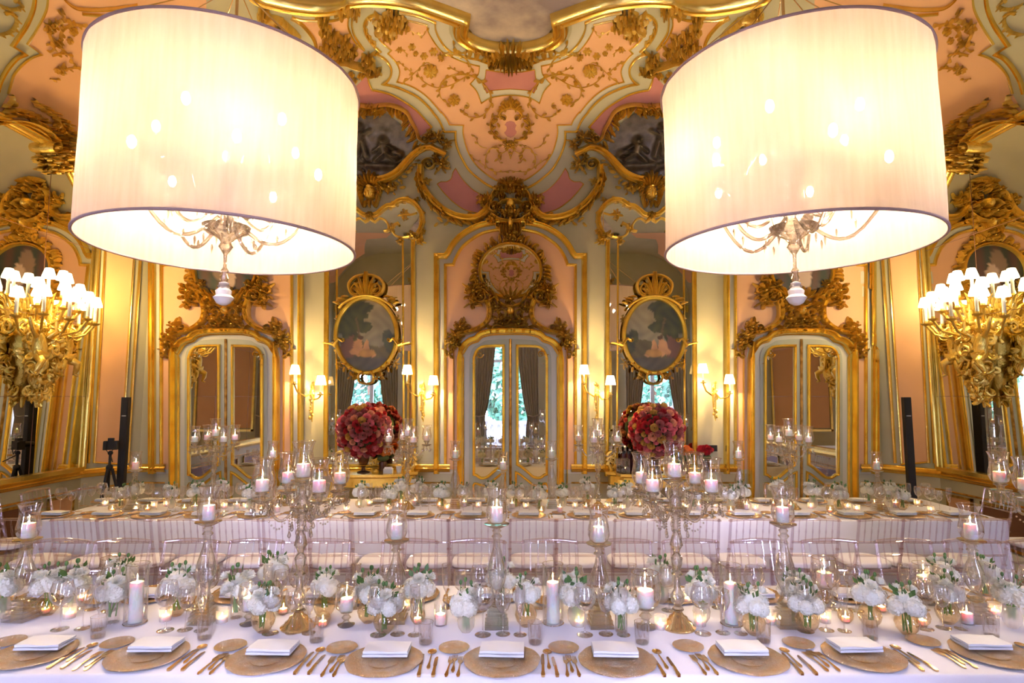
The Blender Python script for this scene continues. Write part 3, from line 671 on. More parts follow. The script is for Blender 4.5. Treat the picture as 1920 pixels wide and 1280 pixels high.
# --- relief medallions with broken pediments, above each tall mirror
MED=[(694,203),(713,208),(735,219),(754,236),(768,254),(778,270,1),(772,285),(759,305),(737,322),(718,334),(694,339)]
def relief_mesh(xc):
    P=symm([(x,y) for x,y,*_ in MED[1:-1]],694.); P=[(694,203)]+P[:len(MED)-2]+[(694,339)]+P[len(MED)-2:]
    P=cr(P,6,True); V=[Vector(p) for p in P]; n=len(V)
    gy=206.
    while gy<338:
        gx=614.
        while gx<774:
            u=(gx-694)/78; v=(gy-276)/60
            if abs(u)<.93 and ((v<0 and v>-1.12+1.05*abs(u)**1.7) or (v>=0 and v<.96*math.sqrt(max(0,1-u*u)))):V.append(Vector((gx,gy)))
            gx+=1.7
        gy+=1.7
    r=delaunay_2d_cdt(V,[],[list(range(n))],1,1e-4)
    caps=[((675,247),(677,262),5,.09),((675,236),(675,238),5.5,.1),((677,262),(671,290),4.2,.07),((680,262),(688,292),4.2,.07),((672,250),(662,240),3,.06),((680,250),(694,243),3,.06),
          ((719,272),(722,284),7,.09),((719,262),(720,263),6,.11),((722,286),(706,302),4.5,.08),((724,286),(742,298),4.5,.08),((715,272),(702,284),3,.06),((727,272),(744,283),3,.06),
          ((650,275),(650,290),6,.08),((650,264),(651,265),5,.1),((690,310),(740,312),6,.05),((640,300),(680,312),6,.05),((740,285),(752,290),5,.05)]
    rr=random.Random(8); caps+= [((q:=(rr.uniform(630,760),rr.uniform(290,325))),(q[0]+rr.uniform(-8,8),q[1]+rr.uniform(-5,5)),rr.uniform(2,4),rr.uniform(.02,.04)) for _ in range(26)]
    a=np.array([(v.x,v.y) for v in r[0]]); h=np.full(len(a),.02)+.006*np.sin(a[:,0]*.23+2*np.sin(a[:,1]*.1))*np.sin(a[:,1]*.19)
    for (p,q,rd,hh) in caps:
        p=np.array(p);q=np.array(q);d=q-p;L=max(1e-6,d@d); t=np.clip(((a-p)@d)/L,0,1); ds=np.linalg.norm(a-p-t[:,None]*d,axis=1)/rd
        h=np.maximum(h,1.35*hh*np.exp(-(ds/1.25)**2*1.3)+.02)
    sx=a[:,0] if xc<957 else 1914-a[:,0]
    Pt,N=surf(sx,a[:,1]); Q=Pt+N*h[:,None]; m=MB(); m.v=[tuple(q) for q in Q]
    m.f=[tuple(f) for f in r[2]]
    return m
for s,xc in((0,694.),(1,1220.)):
    side='left' if s==0 else 'right'
    t=thing('relief_medallion','dark carved relief of playing children in a gilded pediment above the %s tall mirror'%side,'relief')
    obj('relief',relief_mesh(xc),'bronze',t)
    def ped(o):
        P=B_((300,745),(400,715),(500,650),(600,530),(680,440),(770,385),(850,372,1),(920,410),(1005,455))
        o.band(P,14,.2,MOULD2,w1=13); o.spray([(x+4,y+9) for x,y in P[:5]],8,12,6,.1,.8,side=(1,),ang=.8)
        o.clump(*B_((920,260))[0],13,10,.1,3); o.clump(*B_((1010,340))[0],13,10,.1,4); o.clump(*B_((830,230))[0],10,8,.12,5)
        Q=B_((40,-60),(120,-50),(230,-75),(380,-90),(500,-60),(590,0),(640,100),(690,190),(720,280),(790,320),(830,270))
        o.band(Q,6,.13); o.spray([(x-3,y+4) for x,y in Q],4.5,17,7,.10,.5,side=(1,),ang=1.1); o.volute(*B_((780,280))[0],9,1.6,PI/2,-1,4,.13)
        o.volute(*B_((690,370))[0],6,1.4,0,1,3,.12)
        o.clump(*B_((400,810))[0],11,9,.08,12,sx=1.3); o.spray(B_((330,780),(420,860),(520,800),(540,760)),6,10,5,.06,1.)
        o.clump(*B_((130,-40))[0],13,9,.12,31)
    def mask(o):
        x,y=694,362
        o.blob(x,y,12,15,.13); o.blob(x,y+3,2.6,6,.19); o.blob(x-5,y-3,2.6,2,.15); o.blob(x+5,y-3,2.6,2,.15); o.blob(x,y+10,4.5,2,.16); o.blob(x-6.5,y+5,3.5,4,.145); o.blob(x+6.5,y+5,3.5,4,.145); o.blob(x,y-10,8,4,.145)
        for i in range(9): o.leaf(x+(i-4)*3.2,y-12,-PI/2+(i-4)*.22,30-abs(i-4)*3,8,.13,(i-4)*.15)
        for sd in(-1,1):
            for i in range(5): o.leaf(x+sd*12,y-10+i*6,PI/2-sd*(1.1-.22*i),15,7,.1,sd*.9)
            o.clump(x+sd*20,y-10,11,8,.1,40+sd)
        for i in range(3): o.leaf(x+(i-1)*5,y+14,PI/2-(i-1)*.3,15,6,.1)
    for nm,fn,sy in(('pediment',ped,True),('mask',mask,False)):
        o=OR(); fn(o)
        if sy:o.mirrored(694.)
        if s:o.v=[(1914-a,b,c) for a,b,c in o.v]; o.f=[q[::-1] for q in o.f]
        obj(nm,o.mapped(),'gold',t)
# --- over-door cartouches with oval mirrors or paintings
def overdoor(o):
    c=957
    ov=[(c+57*math.cos(a),509+50*math.sin(a)) for a in [2*PI*i/48 for i in range(48)]]
    o.band(ov,7,.11,MOULD,closed=True,sm=False)
    for i in range(44):
        a=PI/2+.5+(2*PI-1.)*i/43; R_=random.Random(i)
        o.leaf(c+61*math.cos(a),509+54*math.sin(a),a+R_.uniform(-.5,.5),17*R_.uniform(.6,1.2),8,.1,R_.uniform(-1.5,1.5))
        if i%2==0:o.blob(c+64*math.cos(a),509+57*math.sin(a),3,3,.13)
def overlegs(o):
    X=lambda *p:C_(*p)
    o.band(X((600,870),(628,960),(615,1060),(545,1130),(440,1180),(330,1205),(270,1240)),12,.13,MOULD,w1=9)
    o.spray(X((590,880),(600,1000),(560,1090),(450,1150),(340,1160)),8,11,6,.1,.9,side=(-1,),ang=.8)
    o.band(X((640,760),(690,840),(740,910),(837,940)),7,.14,MOULD); o.volute(*X((545,840))[0],15,1.9,0,-1,6,.15)
    o.spray(X((600,760),(500,730),(440,800),(430,880),(500,930)),6,15,8,.11,.8,side=(-1,1),ang=1.); o.clump(*X((470,780))[0],17,12,.11,2); o.clump(*X((460,880))[0],13,9,.1,3); o.clump(*X((600,730))[0],12,9,.12,4)
    o.volute(*X((420,1150))[0],9,1.6,PI/2,1,4,.12); o.clump(*X((340,1140))[0],15,11,.1,5); o.clump(*X((290,1220))[0],15,11,.1,6); o.clump(*X((250,1290))[0],12,10,.09,7,sy=1.4); o.clump(*X((225,1400))[0],8,8,.07,8,sy=2.0)
    o.clump(*X((300,1310))[0],9,8,.09,18)
    o.band(X((700,1000),(740,960),(790,990),(760,1060),(700,1070)),5,.13); o.band(X((640,1180),(700,1120),(760,1140),(837,1120)),5,.12); o.clump(*X((720,1060))[0],15,11,.1,9); o.clump(*X((690,940))[0],13,9,.12,10); o.clump(*X((760,1110))[0],11,9,.11,11); o.clump(*X((660,1150))[0],10,8,.08,12,sx=1.4)
    o.spray(X((420,1230),(560,1200),(700,1150),(837,1150)),8,11,5,.07,.5)
def overmask(o):
    x,y=957,583
    o.blob(x,y,9,10,.16); o.blob(x,y+1,2,4,.2); o.clump(x,y+18,12,9,.12,2); o.clump(x,y+30,8,8,.1,3); o.clump(x,y-20,12,9,.14,4,sy=1.3); o.clump(x,445,14,10,.14,6)
    for i in range(5): o.leaf(x+(i-2)*5,560,-PI/2+(i-2)*.3,22,8,.13,(i-2)*.3)
def ovalmesh(c,cy_,a,b,h,dx):
    o=OR(); n=40; o.add([(c,cy_,h)]+[(c+a*math.cos(2*PI*i/n),cy_+b*math.sin(2*PI*i/n),h) for i in range(n)],[(0,1+i,1+(i+1)%n) for i in range(n)]); return o.mapped(dx)
for dx,wd in((-531,'left'),(0,'middle'),(543,'right')):
    t=carve('overdoor_cartouche','gilded rococo cartouche with oval centre over the %s mirrored door'%wd,'ornament',[('oval_frame',overdoor,'gold',False,dx),('scrollwork',overlegs,'gold',True,dx),('mask',overmask,'gold',False,dx)])
    if dx==0: q=obj('oval_mirror',ovalmesh(957,509,54,47,.05,dx),'mirror',t,loc=-t.location,smooth=False)
    else:
        # dim painted portrait
        o=OR(); nr,na=10,40
        for j in range(nr+1):
            for i in range(na): a=2*PI*i/na; o.v.append((957+54*j/nr*math.cos(a),509+47*j/nr*math.sin(a),.05))
        o.f=[(j*na+i,j*na+(i+1)%na,(j+1)*na+(i+1)%na,(j+1)*na+i) for j in range(nr) for i in range(na)]
        pv=list(o.v); mm=o.mapped(dx).mesh('oval_painting','paint'); ca=mm.color_attributes.new('paint','FLOAT_COLOR','POINT')
        for k_,(x,y,_) in enumerate(pv):
            d=math.hypot((x-962)/13,(y-520)/24); d2=math.hypot((x-948)/16,(y-500)/30)
            cc=(.5,.36,.26) if d<1 else ((.2,.13,.08) if d2<1 else (.05+.03*math.sin(x*.2),.035,.02))
            ca.data[k_].color=(*cc,1)
        obj('oval_painting',mm,None,t,loc=-t.location)
# ================================================================== MIRRORED DOUBLE DOORS
FRM=G_((112,1585,1),(128,1240,1),(128,345),(142,290),(168,245),(205,222),(240,212),(262,188),(300,172),(380,160),(478,158))
FRO=G_((88,1590,1),(100,1240,1),(100,320),(112,260),(150,205),(200,180),(250,165),(300,145),(380,130),(478,126))
LEAFO=G_((185,1585,1),(190,350,1),(200,300),(225,262),(262,245),(300,222),(400,212),(474,210,1),(474,1585,1))
PANE=G_((222,1160,1),(222,345,1),(238,300),(262,275),(300,262),(430,258,1),(430,1090,1),(395,1112),(350,1150),(312,1180),(270,1185),(240,1165))
LOWP=G_((222,1290,1),(226,1225),(300,1240),(360,1200),(410,1160),(440,1145,1),(440,1500,1),(222,1500,1))
for di,(dx,wd) in enumerate(((-531,'left'),(0,'middle'),(543,'right'))):
    t=thing('door_%d'%(di+1)); t['kind']='structure'; t['label']='sage and gold double door with mirrored panels, the %s of three'%wd
    obj('door_surround',poly(symm(FRO[:-1]),.02,dx,30,False),'sage_l',t)
    o=OR(); o.band(symm(FRM[:-1]),14,.16,MOULD2); o.band(symm([(x-6,y-3)+tuple(r) for x,y,*r in FRO[:-1]]),3,.05); obj('door_frame',o.mapped(dx),'gold_s',t)
    for sd in(0,1):
        f=(lambda p:p) if sd==0 else mir
        lf=obj('door_leaf',poly(f(LEAFO),.04,dx,30),'green',t)
        obj('mirror_pane',poly(f(PANE),.046,dx,40),'mirror',lf)
        o=OR(); o.band(f(PANE),6,.05,MOULD,closed=True,b=.03); o.band(f(LOWP),5,.04,MOULD,closed=True,b=.03)
        x0,y0=f(G_((262,318)))[0][:2]; sg=1 if sd==0 else -1
        o.volute(x0,y0,7,1.6,0,sg,3.,.05,b=.05); o.clump(x0-sg*8,y0+4,9,8,.04,3,); o.clump(x0-sg*9,y0+16,7,7,.04,5,sy=1.6); o.spray([(x0-sg*8,y0+6),(x0-sg*10,y0+22)],4,7,4,.03)
        obj('leaf_moulding',o.mapped(dx),'gold_s',lf)
    o=OR(); o.band([(957,636),(957,990)],5,.03,ROUND,b=.04,sm=False); obj('meeting_strip',o.mapped(dx),'gold_old',t)
    m=MB(); q=ony(950+dx,855,YB-.1); m.box(tuple(q),(.02,.03,.12)); m.tube([(q.x,q.y,q.z),(q.x,q.y-.06,q.z),(q.x-.1,q.y-.06,q.z)],.009); obj('door_handle',m,'gold_s',t)
# ================================================================== TALL MIRRORS, OVAL PAINTINGS
def inr(P,x,y):
    c=False;j=len(P)-1
    for i in range(len(P)):
        if (P[i][1]>y)!=(P[j][1]>y) and x<(P[j][0]-P[i][0])*(y-P[i][1])/(P[j][1]-P[i][1])+P[i][0]:c=not c
        j=i
    return c
TOPO=K_((547,262),(620,250),(680,200),(740,160),(800,150),(850,110),(930,90),(1000,110),(1060,160),(1110,240),(1118,330),(1090,420),(1060,470))
def tallm(o):
    o.band(TOPO,10,.08,MOULD); o.spray(TOPO[3:],5,8,5,.06,.9,side=(-1,1),ang=.8)
    o.band(K_((555,300),(600,330),(650,290),(710,310),(750,370),(745,420),(700,430)),5,.06); o.band(K_((547,265),(575,300),(600,330)),5,.06)
    o.band(K_((870,370),(850,340),(810,360),(790,420),(830,480),(900,500),(970,490),(1040,480)),5,.06); o.band(K_((860,260),(930,250),(1000,250),(1060,230)),4,.05)
    o.clump(*K_((920,250))[0],10,8,.05,3); o.clump(*K_((780,400))[0],10,8,.06,4); o.clump(*K_((880,530))[0],8,8,.06,5); o.clump(*K_((545,265))[0],8,8,.08,6)
    o.volute(*K_((1062,485))[0],8,1.8,0,1,4,.09); o.clump(*K_((1085,520))[0],12,10,.06,7); o.clump(*K_((1120,430))[0],8,8,.05,9); o.clump(*K_((1060,90))[0],7,6,.05,10); o.clump(*K_((1000,470))[0],9,8,.06,17)
    o.spray(K_((700,200),(800,150),(900,100)),6,9,5,.06)
def bars(o):
    for x,wd in((776,9),(757,4.5)): o.band([(x-1.5,450),(x+.5,892)],wd,.06 if wd>5 else .04,MOULD if wd>5 else ROUND,sm=False)
for s in(0,1):
    side='left' if s==0 else 'right'
    t=thing('tall_mirror','tall gilt-framed wall mirror behind the %s oval painting and the console'%side,'mirror')
    def mk(nm,fn,mt):
        o=OR(); fn(o); o.mirrored(694.)
        if s:o.v=[(1914-a,b,c) for a,b,c in o.v]; o.f=[q[::-1] for q in o.f]
        return obj(nm,o.mapped(),mt,t)
    half=[(x,y) for x,y,*_ in TOPO]+[(777,480),(777,892)]
    P=half+[(1388-x,y) for x,y in half[::-1]]
    if s:P=[(1914-x,y) for x,y in P]
    obj('mirror_pane',poly(P,.012,0,60,False),'mirror',t,smooth=False)
    mk('carved_top',tallm,'gold'); mk('frame_bar',bars,'gold_s')
    # oval landscape painting hung in front on brackets
    cx=690. if s==0 else 1224.; cyy=630.; a_,b_=53.,66.
    t=thing('oval_painting','oval painting of bathers in a landscape, hung on the %s tall mirror'%side,'painting')
    o=OR(); nr,na=22,72
    for j in range(nr+1):
        for i in range(na): g=2*PI*i/na; o.v.append((cx+a_*j/nr*math.cos(g),cyy+b_*j/nr*math.sin(g),.10))
    o.f=[(j*na+i,j*na+(i+1)%na,(j+1)*na+(i+1)%na,(j+1)*na+i) for j in range(nr) for i in range(na)]
    pv=list(o.v); mm=o.mapped().mesh('canvas','paint'); ca=mm.color_attributes.new('paint','FLOAT_COLOR','POINT')
    R=random.Random(5+s)
    tr=[(-.75,-.35,.42,.35),(-.45,-.62,.5,.28),(-.15,-.25,.35,.17),(-.6,-.05,.3,.25),(.75,.05,.2,.2),(.9,.25,.25,.3),(-.25,-.8,.5,.2)]
    fig=[(-.30,.32,.17,.20),(-.22,.12,.08,.09),(-.16,.52,.25,.07),(-.42,.45,.14,.1),(.0,.35,.11,.17),(.02,.2,.07,.07),(.12,.55,.22,.06)]
    for k_,(x,y,_) in enumerate(pv):
        u=(x-cx)/a_; v=(y-cyy)/b_; uu=u*(1 if s==0 else -1)
        nz=.5+.5*math.sin(u*9+math.sin(v*7)*2)*math.sin(v*11+math.sin(u*5)*2)
        sky=np.array((.46,.42,.30))*(.75+.5*nz)-np.array((.16,.08,-.04))*(v+.3); c_=sky
        if v>.22+.1*math.sin(u*4): c_=np.array((.16,.14,.06))*(.8+.6*nz)
        if v>.62: c_=np.array((.16,.15,.12))*(.6+.5*nz)
        for p,q,r1,r2 in tr:
            if ((uu-p)/r1)**2+((v-q)/r2)**2<1+.5*(nz-.5): c_=np.array((.07,.085,.03))*(.5+1.*nz)
        if abs(uu+.38-.12*math.cos(v*3))<.035 and -.5<v<.3:c_=np.array((.20,.15,.08))
        if uu<-.45 and v>.2+(-uu-.9)*.5 and v<.62 and uu>-.9:c_=np.array((.26,.13,.10))
        for p,q,r1,r2 in fig:
            if ((uu-p)/r1)**2+((v-q)/r2)**2<1: c_=np.array((.95,.55,.32))*(.8+.3*nz)
        if ((uu-.02)/.3)**2+((v-.5)/.12)**2<1: c_=np.array((.75,.45,.16))*(.7+.5*nz)
        if (uu+.2)**2/.01+(v-.06)**2/.003<1:c_=np.array((.12,.07,.04))
        ca.data[k_].color=(*[float(max(.01,z*q)) for z,q in zip(c_,(.66,.62,.44))],1)
    obj('canvas',mm,None,t)
    o=OR(); ov=[(cx+(a_+3)*math.cos(g),cyy+(b_+3)*math.sin(g)) for g in [2*PI*i/64 for i in range(64)]]
    o.band(ov,9,.06,MOULD,closed=True,sm=False,b=.08); obj('frame',o.mapped(),'gold_s',t)
    def decor(o,top):
      if top:
        for i in range(4): o.leaf(cx+2+i*2.5,cyy-70-i*1.,-PI/2+.16*i,48-i*9,8,.07,.35*i,b=.1)
        o.volute(cx+17,cyy-84,13,1.5,PI,1,5,.07,b=.1); o.band([(cx,cyy-73),(cx+20,cyy-70),(cx+40,cyy-60),(cx+50,cyy-50)],5,.05,b=.12)
        o.band([(cx+4,cyy-112),(cx+20,cyy-108),(cx+32,cyy-95),(cx+28,cyy-78),(cx+16,cyy-72)],6,.06,b=.1)
        o.spray([(cx+28,cyy-76),(cx+38,cyy-66),(cx+50,cyy-56)],5,16,6,.05,.6,side=(-1,),b=.1); o.clump(cx+44,cyy-66,9,8,.05,4)
      else:
        for yy,q in((-30,58),(12,64),(22,60),(50,56)): o.clump(cx+q-4,cyy+yy,8,8,.05,int(q),sy=1.5)
        o.band([(cx+66,cyy+15),(cx+60,cyy+18),(cx+50,cyy+6),(cx+44,cyy+10)],4,.05,b=.12); o.volute(cx+43,cyy+8,4.5,1.2,0,1,3,.05,b=.12)
        o.band([(cx+60,cyy+18),(cx+72,cyy+14),(cx+80,cyy+13)],3.5,.05,b=.07)
        o.spray([(cx+50,cyy+44),(cx+40,cyy+58),(cx+26,cyy+68)],7,10,5,.05,.8,b=.1)
        o.band([(cx,cyy+90),(cx+12,cyy+86),(cx+14,cyy+74),(cx+6,cyy+68)],4.5,.06,b=.1); o.clump(cx+22,cyy+74,9,8,.05,9); o.spray([(cx+10,cyy+78),(cx+30,cyy+76)],5,9,5,.05,.6,b=.1)
    for pn in('carved_crest','carved_side'):
        o=OR(); decor(o,pn=='carved_crest'); 
        if pn=='carved_crest': o.mirrored(cx); o.clump(cx,cyy+58,11,9,.05,10,sy=1.3); obj(pn,o.mapped(),'gold',t)
        else:
            obj(pn,o.mapped(),'gold',t); o.v=[(2*cx-a,b,c) for a,b,c in o.v]; o.f=[q[::-1] for q in o.f]; obj(pn,o.mapped(),'gold',t)
# ================================================================== WALL SCONCES
def sconce(px,py,lab):
    b=ony(px,py,YB-.03); t=thing('wall_sconce',lab,'wall lamp',tuple(b))
    m=MB(); m.tube([(0,0,.12),(0,-.02,0),(0,-.015,-.22),(.01,-.01,-.42)],[.02,.035,.025,.006],8)
    R=random.Random(int(px))
    for k in range(14): m.ball((R.uniform(-.03,.03),-.02-R.uniform(0,.03),.12-k*.037),R.uniform(.012,.024),6,4,(1,.7,1.3))
    obj('backplate',m,'gold',t)
    for sd,hh,xx in((-1,.10,-.20),(1,-.05,.17)):
        m=MB(); m.tube([(0,-.03,-.02),(sd*.06,-.10,-.09+hh*.3),(xx*.8,-.16,-.06+hh*.6),(xx,-.17,.0+hh)],[.014,.011,.010,.012],7); m.lathe([(.008,0),(.04,.012),(.042,.022),(.016,.02),(.016,.05)],12,(xx,-.17,hh)); obj('arm',m,'gold_s',t)
        m=MB(); m.lathe([(.012,.05),(.012,.17)],10,(xx,-.17,hh)); obj('candle_tube',m,'candle_w',t)
        m=MB(); m.lathe([(.075,.15),(.048,.28)],18,(xx,-.17,hh),False); s_=obj('lamp_shade',m,'sconce_shade',t)
        m=MB(); m.ball((xx,-.17,hh+.2),.014,8,6,(1,1,1.6)); obj('bulb',m,'bulb2',t)
        point_light('sconce_light',(xx,-.17,hh+.2),(1,.66,.28),SCONCE_W,.02,t)
    return t
SCONCE_W=75
M['sconce_shade']=mat_fabric('sconce_shade_silk',(.95,.85,.55),.7,.1); M['bulb2']=mat_emit('small_bulb',(1,.8,.5),120)
for px,py,lb in((586,735,'left of the left tall mirror'),(793,735,'between the left tall mirror and the middle door'),(1119,735,'between the middle door and the right tall mirror'),(1338,733,'right of the right tall mirror')):
    sconce(px,py,'lit gilded two-armed sconce with small shades %s'%lb)
m=MB(); q=ony(1337,840,YB-.01); m.box(tuple(q),(.115,.02,.085)); t=thing('wall_switch','small black switch plate on the sage strip right of the right mirror','switch',tuple(q))
m=MB(); m.box((0,0,0),(.115,.02,.085)); obj('plate',m,'black',t); m=MB(); m.box((0,-.012,0),(.05,.006,.04)); obj('rocker',m,'black',t)
# ================================================================== GREAT GIRANDOLES ON THE SIDE MIRRORS
def girandole(s,lab):
    X=(XL if s<0 else XR)-s*.03; Yc=6.95; t=thing('girandole',lab,'wall lamp',(X,Yc,2.1)); k=-s   # k: direction into the room
    R=random.Random(11)
    m=MB()      # carved bracket: tapering mass of scrolls and foliage hanging from the arms
    prof=[(0,.02,.03),(.12,.05,.08),(.25,.10,.13),(.45,.17,.20),(.65,.22,.25),(.85,.20,.30),(1.0,.20,.30),(1.1,.12,.2)]
    m.lathe([(.012,-.30),(.03,-.22),(.05,-.12),(.09,.0),(.13,.16),(.17,.34),(.19,.5),(.16,.62),(.09,.74)],18,(k*.07,0,0))
    def fr(z): return max(.03,min(.22,.055+.30*(z+.22)))
    for i in range(64):     # C-scrolls
        z=R.uniform(-.2,.66); f=fr(z); a=R.uniform(-PI/2,PI/2); c=Vector((k*(.06+math.cos(a)*f),math.sin(a)*f*1.1,z)); r=R.uniform(.04,.085)*(.6+f*2.2); q=R.uniform(0,6.28); sg=R.choice((1,-1)); nrm=Vector((k*math.cos(a),math.sin(a),0)); e=Vector((0,0,1)); g=nrm.cross(e)
        pts=[c+(e*math.sin(q+sg*u)+g*math.cos(q+sg*u))*r*(1-u/8.5)+nrm*.035*math.sin(u*.6) for u in [j*.5 for j in range(14)]]
        m.tube(pts,[.006+.021*math.sin(PI*(j+1)/15)**.7*(1-.03*j) for j in range(14)],7,flat=.8); m.ball(tuple(pts[-1]),.015,6,5)
    for i in range(170):    # acanthus leaves
        z=R.uniform(-.24,.70); f=fr(z); a=R.uniform(-PI/2,PI/2); c=Vector((k*(.06+math.cos(a)*f*.95),math.sin(a)*f*1.05,z)); nrm=Vector((k*math.cos(a),math.sin(a),0)); g=nrm.cross(Vector((0,0,1))); d=(Vector((0,0,R.uniform(-1,1)))+g*R.uniform(-1,1)).normalized(); L=R.uniform(.06,.11)
        m.tube([c,c+d*L*.4+nrm*.03,c+d*L*.8+nrm*.045,c+d*L+nrm*.02],[.012,.026,.018,.003],6,flat=.35)
    obj('carved_bracket',m,'gold',t)
    # two winged child figures holding up the arms
    for sy in(-1,1):
        m=MB(); C=Vector((k*.22,sy*.19,.36)); 
        m.tube([C+Vector((0,0,-.10)),C+Vector((0,0,0)),C+Vector((0,sy*.02,.12)),C+Vector((0,sy*.03,.2))],[.06,.075,.07,.035],12)
        m.ball(C+Vector((k*.01,sy*.04,.255)),.058,12,9,(1,1,1.1)); m.ball(C+Vector((k*.068,sy*.04,.25)),.012,6,5)
        for q in range(14): a_=q*.45; m.ball(C+Vector((k*(-.01+.045*math.cos(a_)),sy*.04+.05*math.sin(a_),.285+.02*math.sin(q*2.))),.022,6,5)
        m.tube([C+Vector((0,sy*.06,.15)),C+Vector((k*.03,sy*.16,.22)),C+Vector((k*.02,sy*.20,.36))],[.03,.025,.018],8); m.tube([C+Vector((k*.04,-sy*.05,.15)),C+Vector((k*.12,-sy*.08,.22)),C+Vector((k*.12,-sy*.06,.34))],[.03,.025,.018],8)
        m.tube([C+Vector((0,sy*.02,-.06)),C+Vector((k*.05,sy*.05,-.10)),C+Vector((k*.10,sy*.08,-.13)),C+Vector((k*.08,sy*.10,-.20)),C+Vector((k*.05,sy*.11,-.26)),C+Vector((k*.09,sy*.13,-.28))],[.05,.05,.042,.034,.022,.014],10); m.tube([C+Vector((0,-sy*.02,-.06)),C+Vector((k*.02,-sy*.05,-.12)),C+Vector((k*.03,-sy*.06,-.18)),C+Vector((-k*.01,-sy*.04,-.26)),C+Vector((k*.03,-sy*.04,-.29))],[.05,.046,.036,.022,.014],10)
        m.tube([C+Vector((k*.05,sy*.12,-.02)),C+Vector((k*.075,0,-.07)),C+Vector((k*.05,-sy*.10,-.05))],[.02,.05,.015],8,flat=.4)
        for i in range(6): m.tube([C+Vector((-k*.03,-sy*.02,.12)),C+Vector((-k*.06,-sy*(.12+.02*i),.2+.02*i)),C+Vector((-k*.05,-sy*(.2-.02*i),.1-.04*i))],[.012,.02,.006],6,flat=.5)
        obj('winged_child',m,'gold',t)
    spec=[]       # (out, along, height of the pan)
    for i,a in enumerate([-80,-52,-24,4,32,60,84]): spec.append((.50,a,.70+.03*(i%2)))
    for a in(-62,-20,22,64): spec.append((.34,a,.84))
    for a in(-45,0,45): spec.append((.20,a,.98))
    for i,(r,a,z) in enumerate(spec):
        a=math.radians(a); x=k*(r*math.cos(a)+.08); y=r*math.sin(a)
        m=MB(); m.tube([(k*.12,y*.2,z-.12),(x*.5,y*.5,z-.18),(x*.85,y*.85,z-.12),(x,y,z)],[.02,.017,.014,.016],7); m.lathe([(.01,-.01),(.05,.01),(.056,.025),(.02,.022),(.02,.05)],12,(x,y,z)); m.volute=None
        m.tube([Vector((x*.7,y*.7,z-.14))+Vector((0,0,.05*math.cos(u)))+Vector((k*math.cos(a),math.sin(a),0))*.05*math.sin(u) for u in [j*.5 for j in range(11)]],[.012-.0008*j for j in range(11)],5)
        obj('arm',m,'gold',t)
        m=MB(); m.lathe([(.019,.05),(.017,.26)],10,(x,y,z)); obj('candle_tube',m,'candle_w',t)
        m=MB(); m.lathe([(.072,.23),(.07,.25),(.042,.345),(.03,.35)],16,(x,y,z),False); obj('lamp_shade',m,'smallshade',t)
    m=MB()
    for i in range(26):
        a=R.uniform(-PI/2,PI/2); r=R.uniform(.05,.3); z=R.uniform(.72,.95); c=Vector((k*(r*math.cos(a)+.05),r*math.sin(a),z))
        m.tube([c,c+Vector((k*.03*math.cos(a),.03*math.sin(a),.08)),c+Vector((k*.09*math.cos(a),.09*math.sin(a),.12))],[.02,.018,.003],6,flat=.5)
    m.tube([(k*.15,0,.68),(k*.15,0,.98)],[.06,.03],10)
    obj('foliage_crown',m,'gold',t)
    for a,z in((-60,1.0),(0,1.05),(60,1.0)):
        point_light('girandole_light',(k*.55*math.cos(math.radians(a)),.55*math.sin(math.radians(a)),z+.12),(1,.66,.26) if s<0 else (1,.74,.38),GIR_W[0 if s<0 else 1],.06,t)
GIR_W=(30,22)
girandole(-1,'gilded many-armed girandole with lit candle shades on the left wall mirror')
girandole(1,'gilded many-armed girandole with lit candle shades on the right wall mirror')
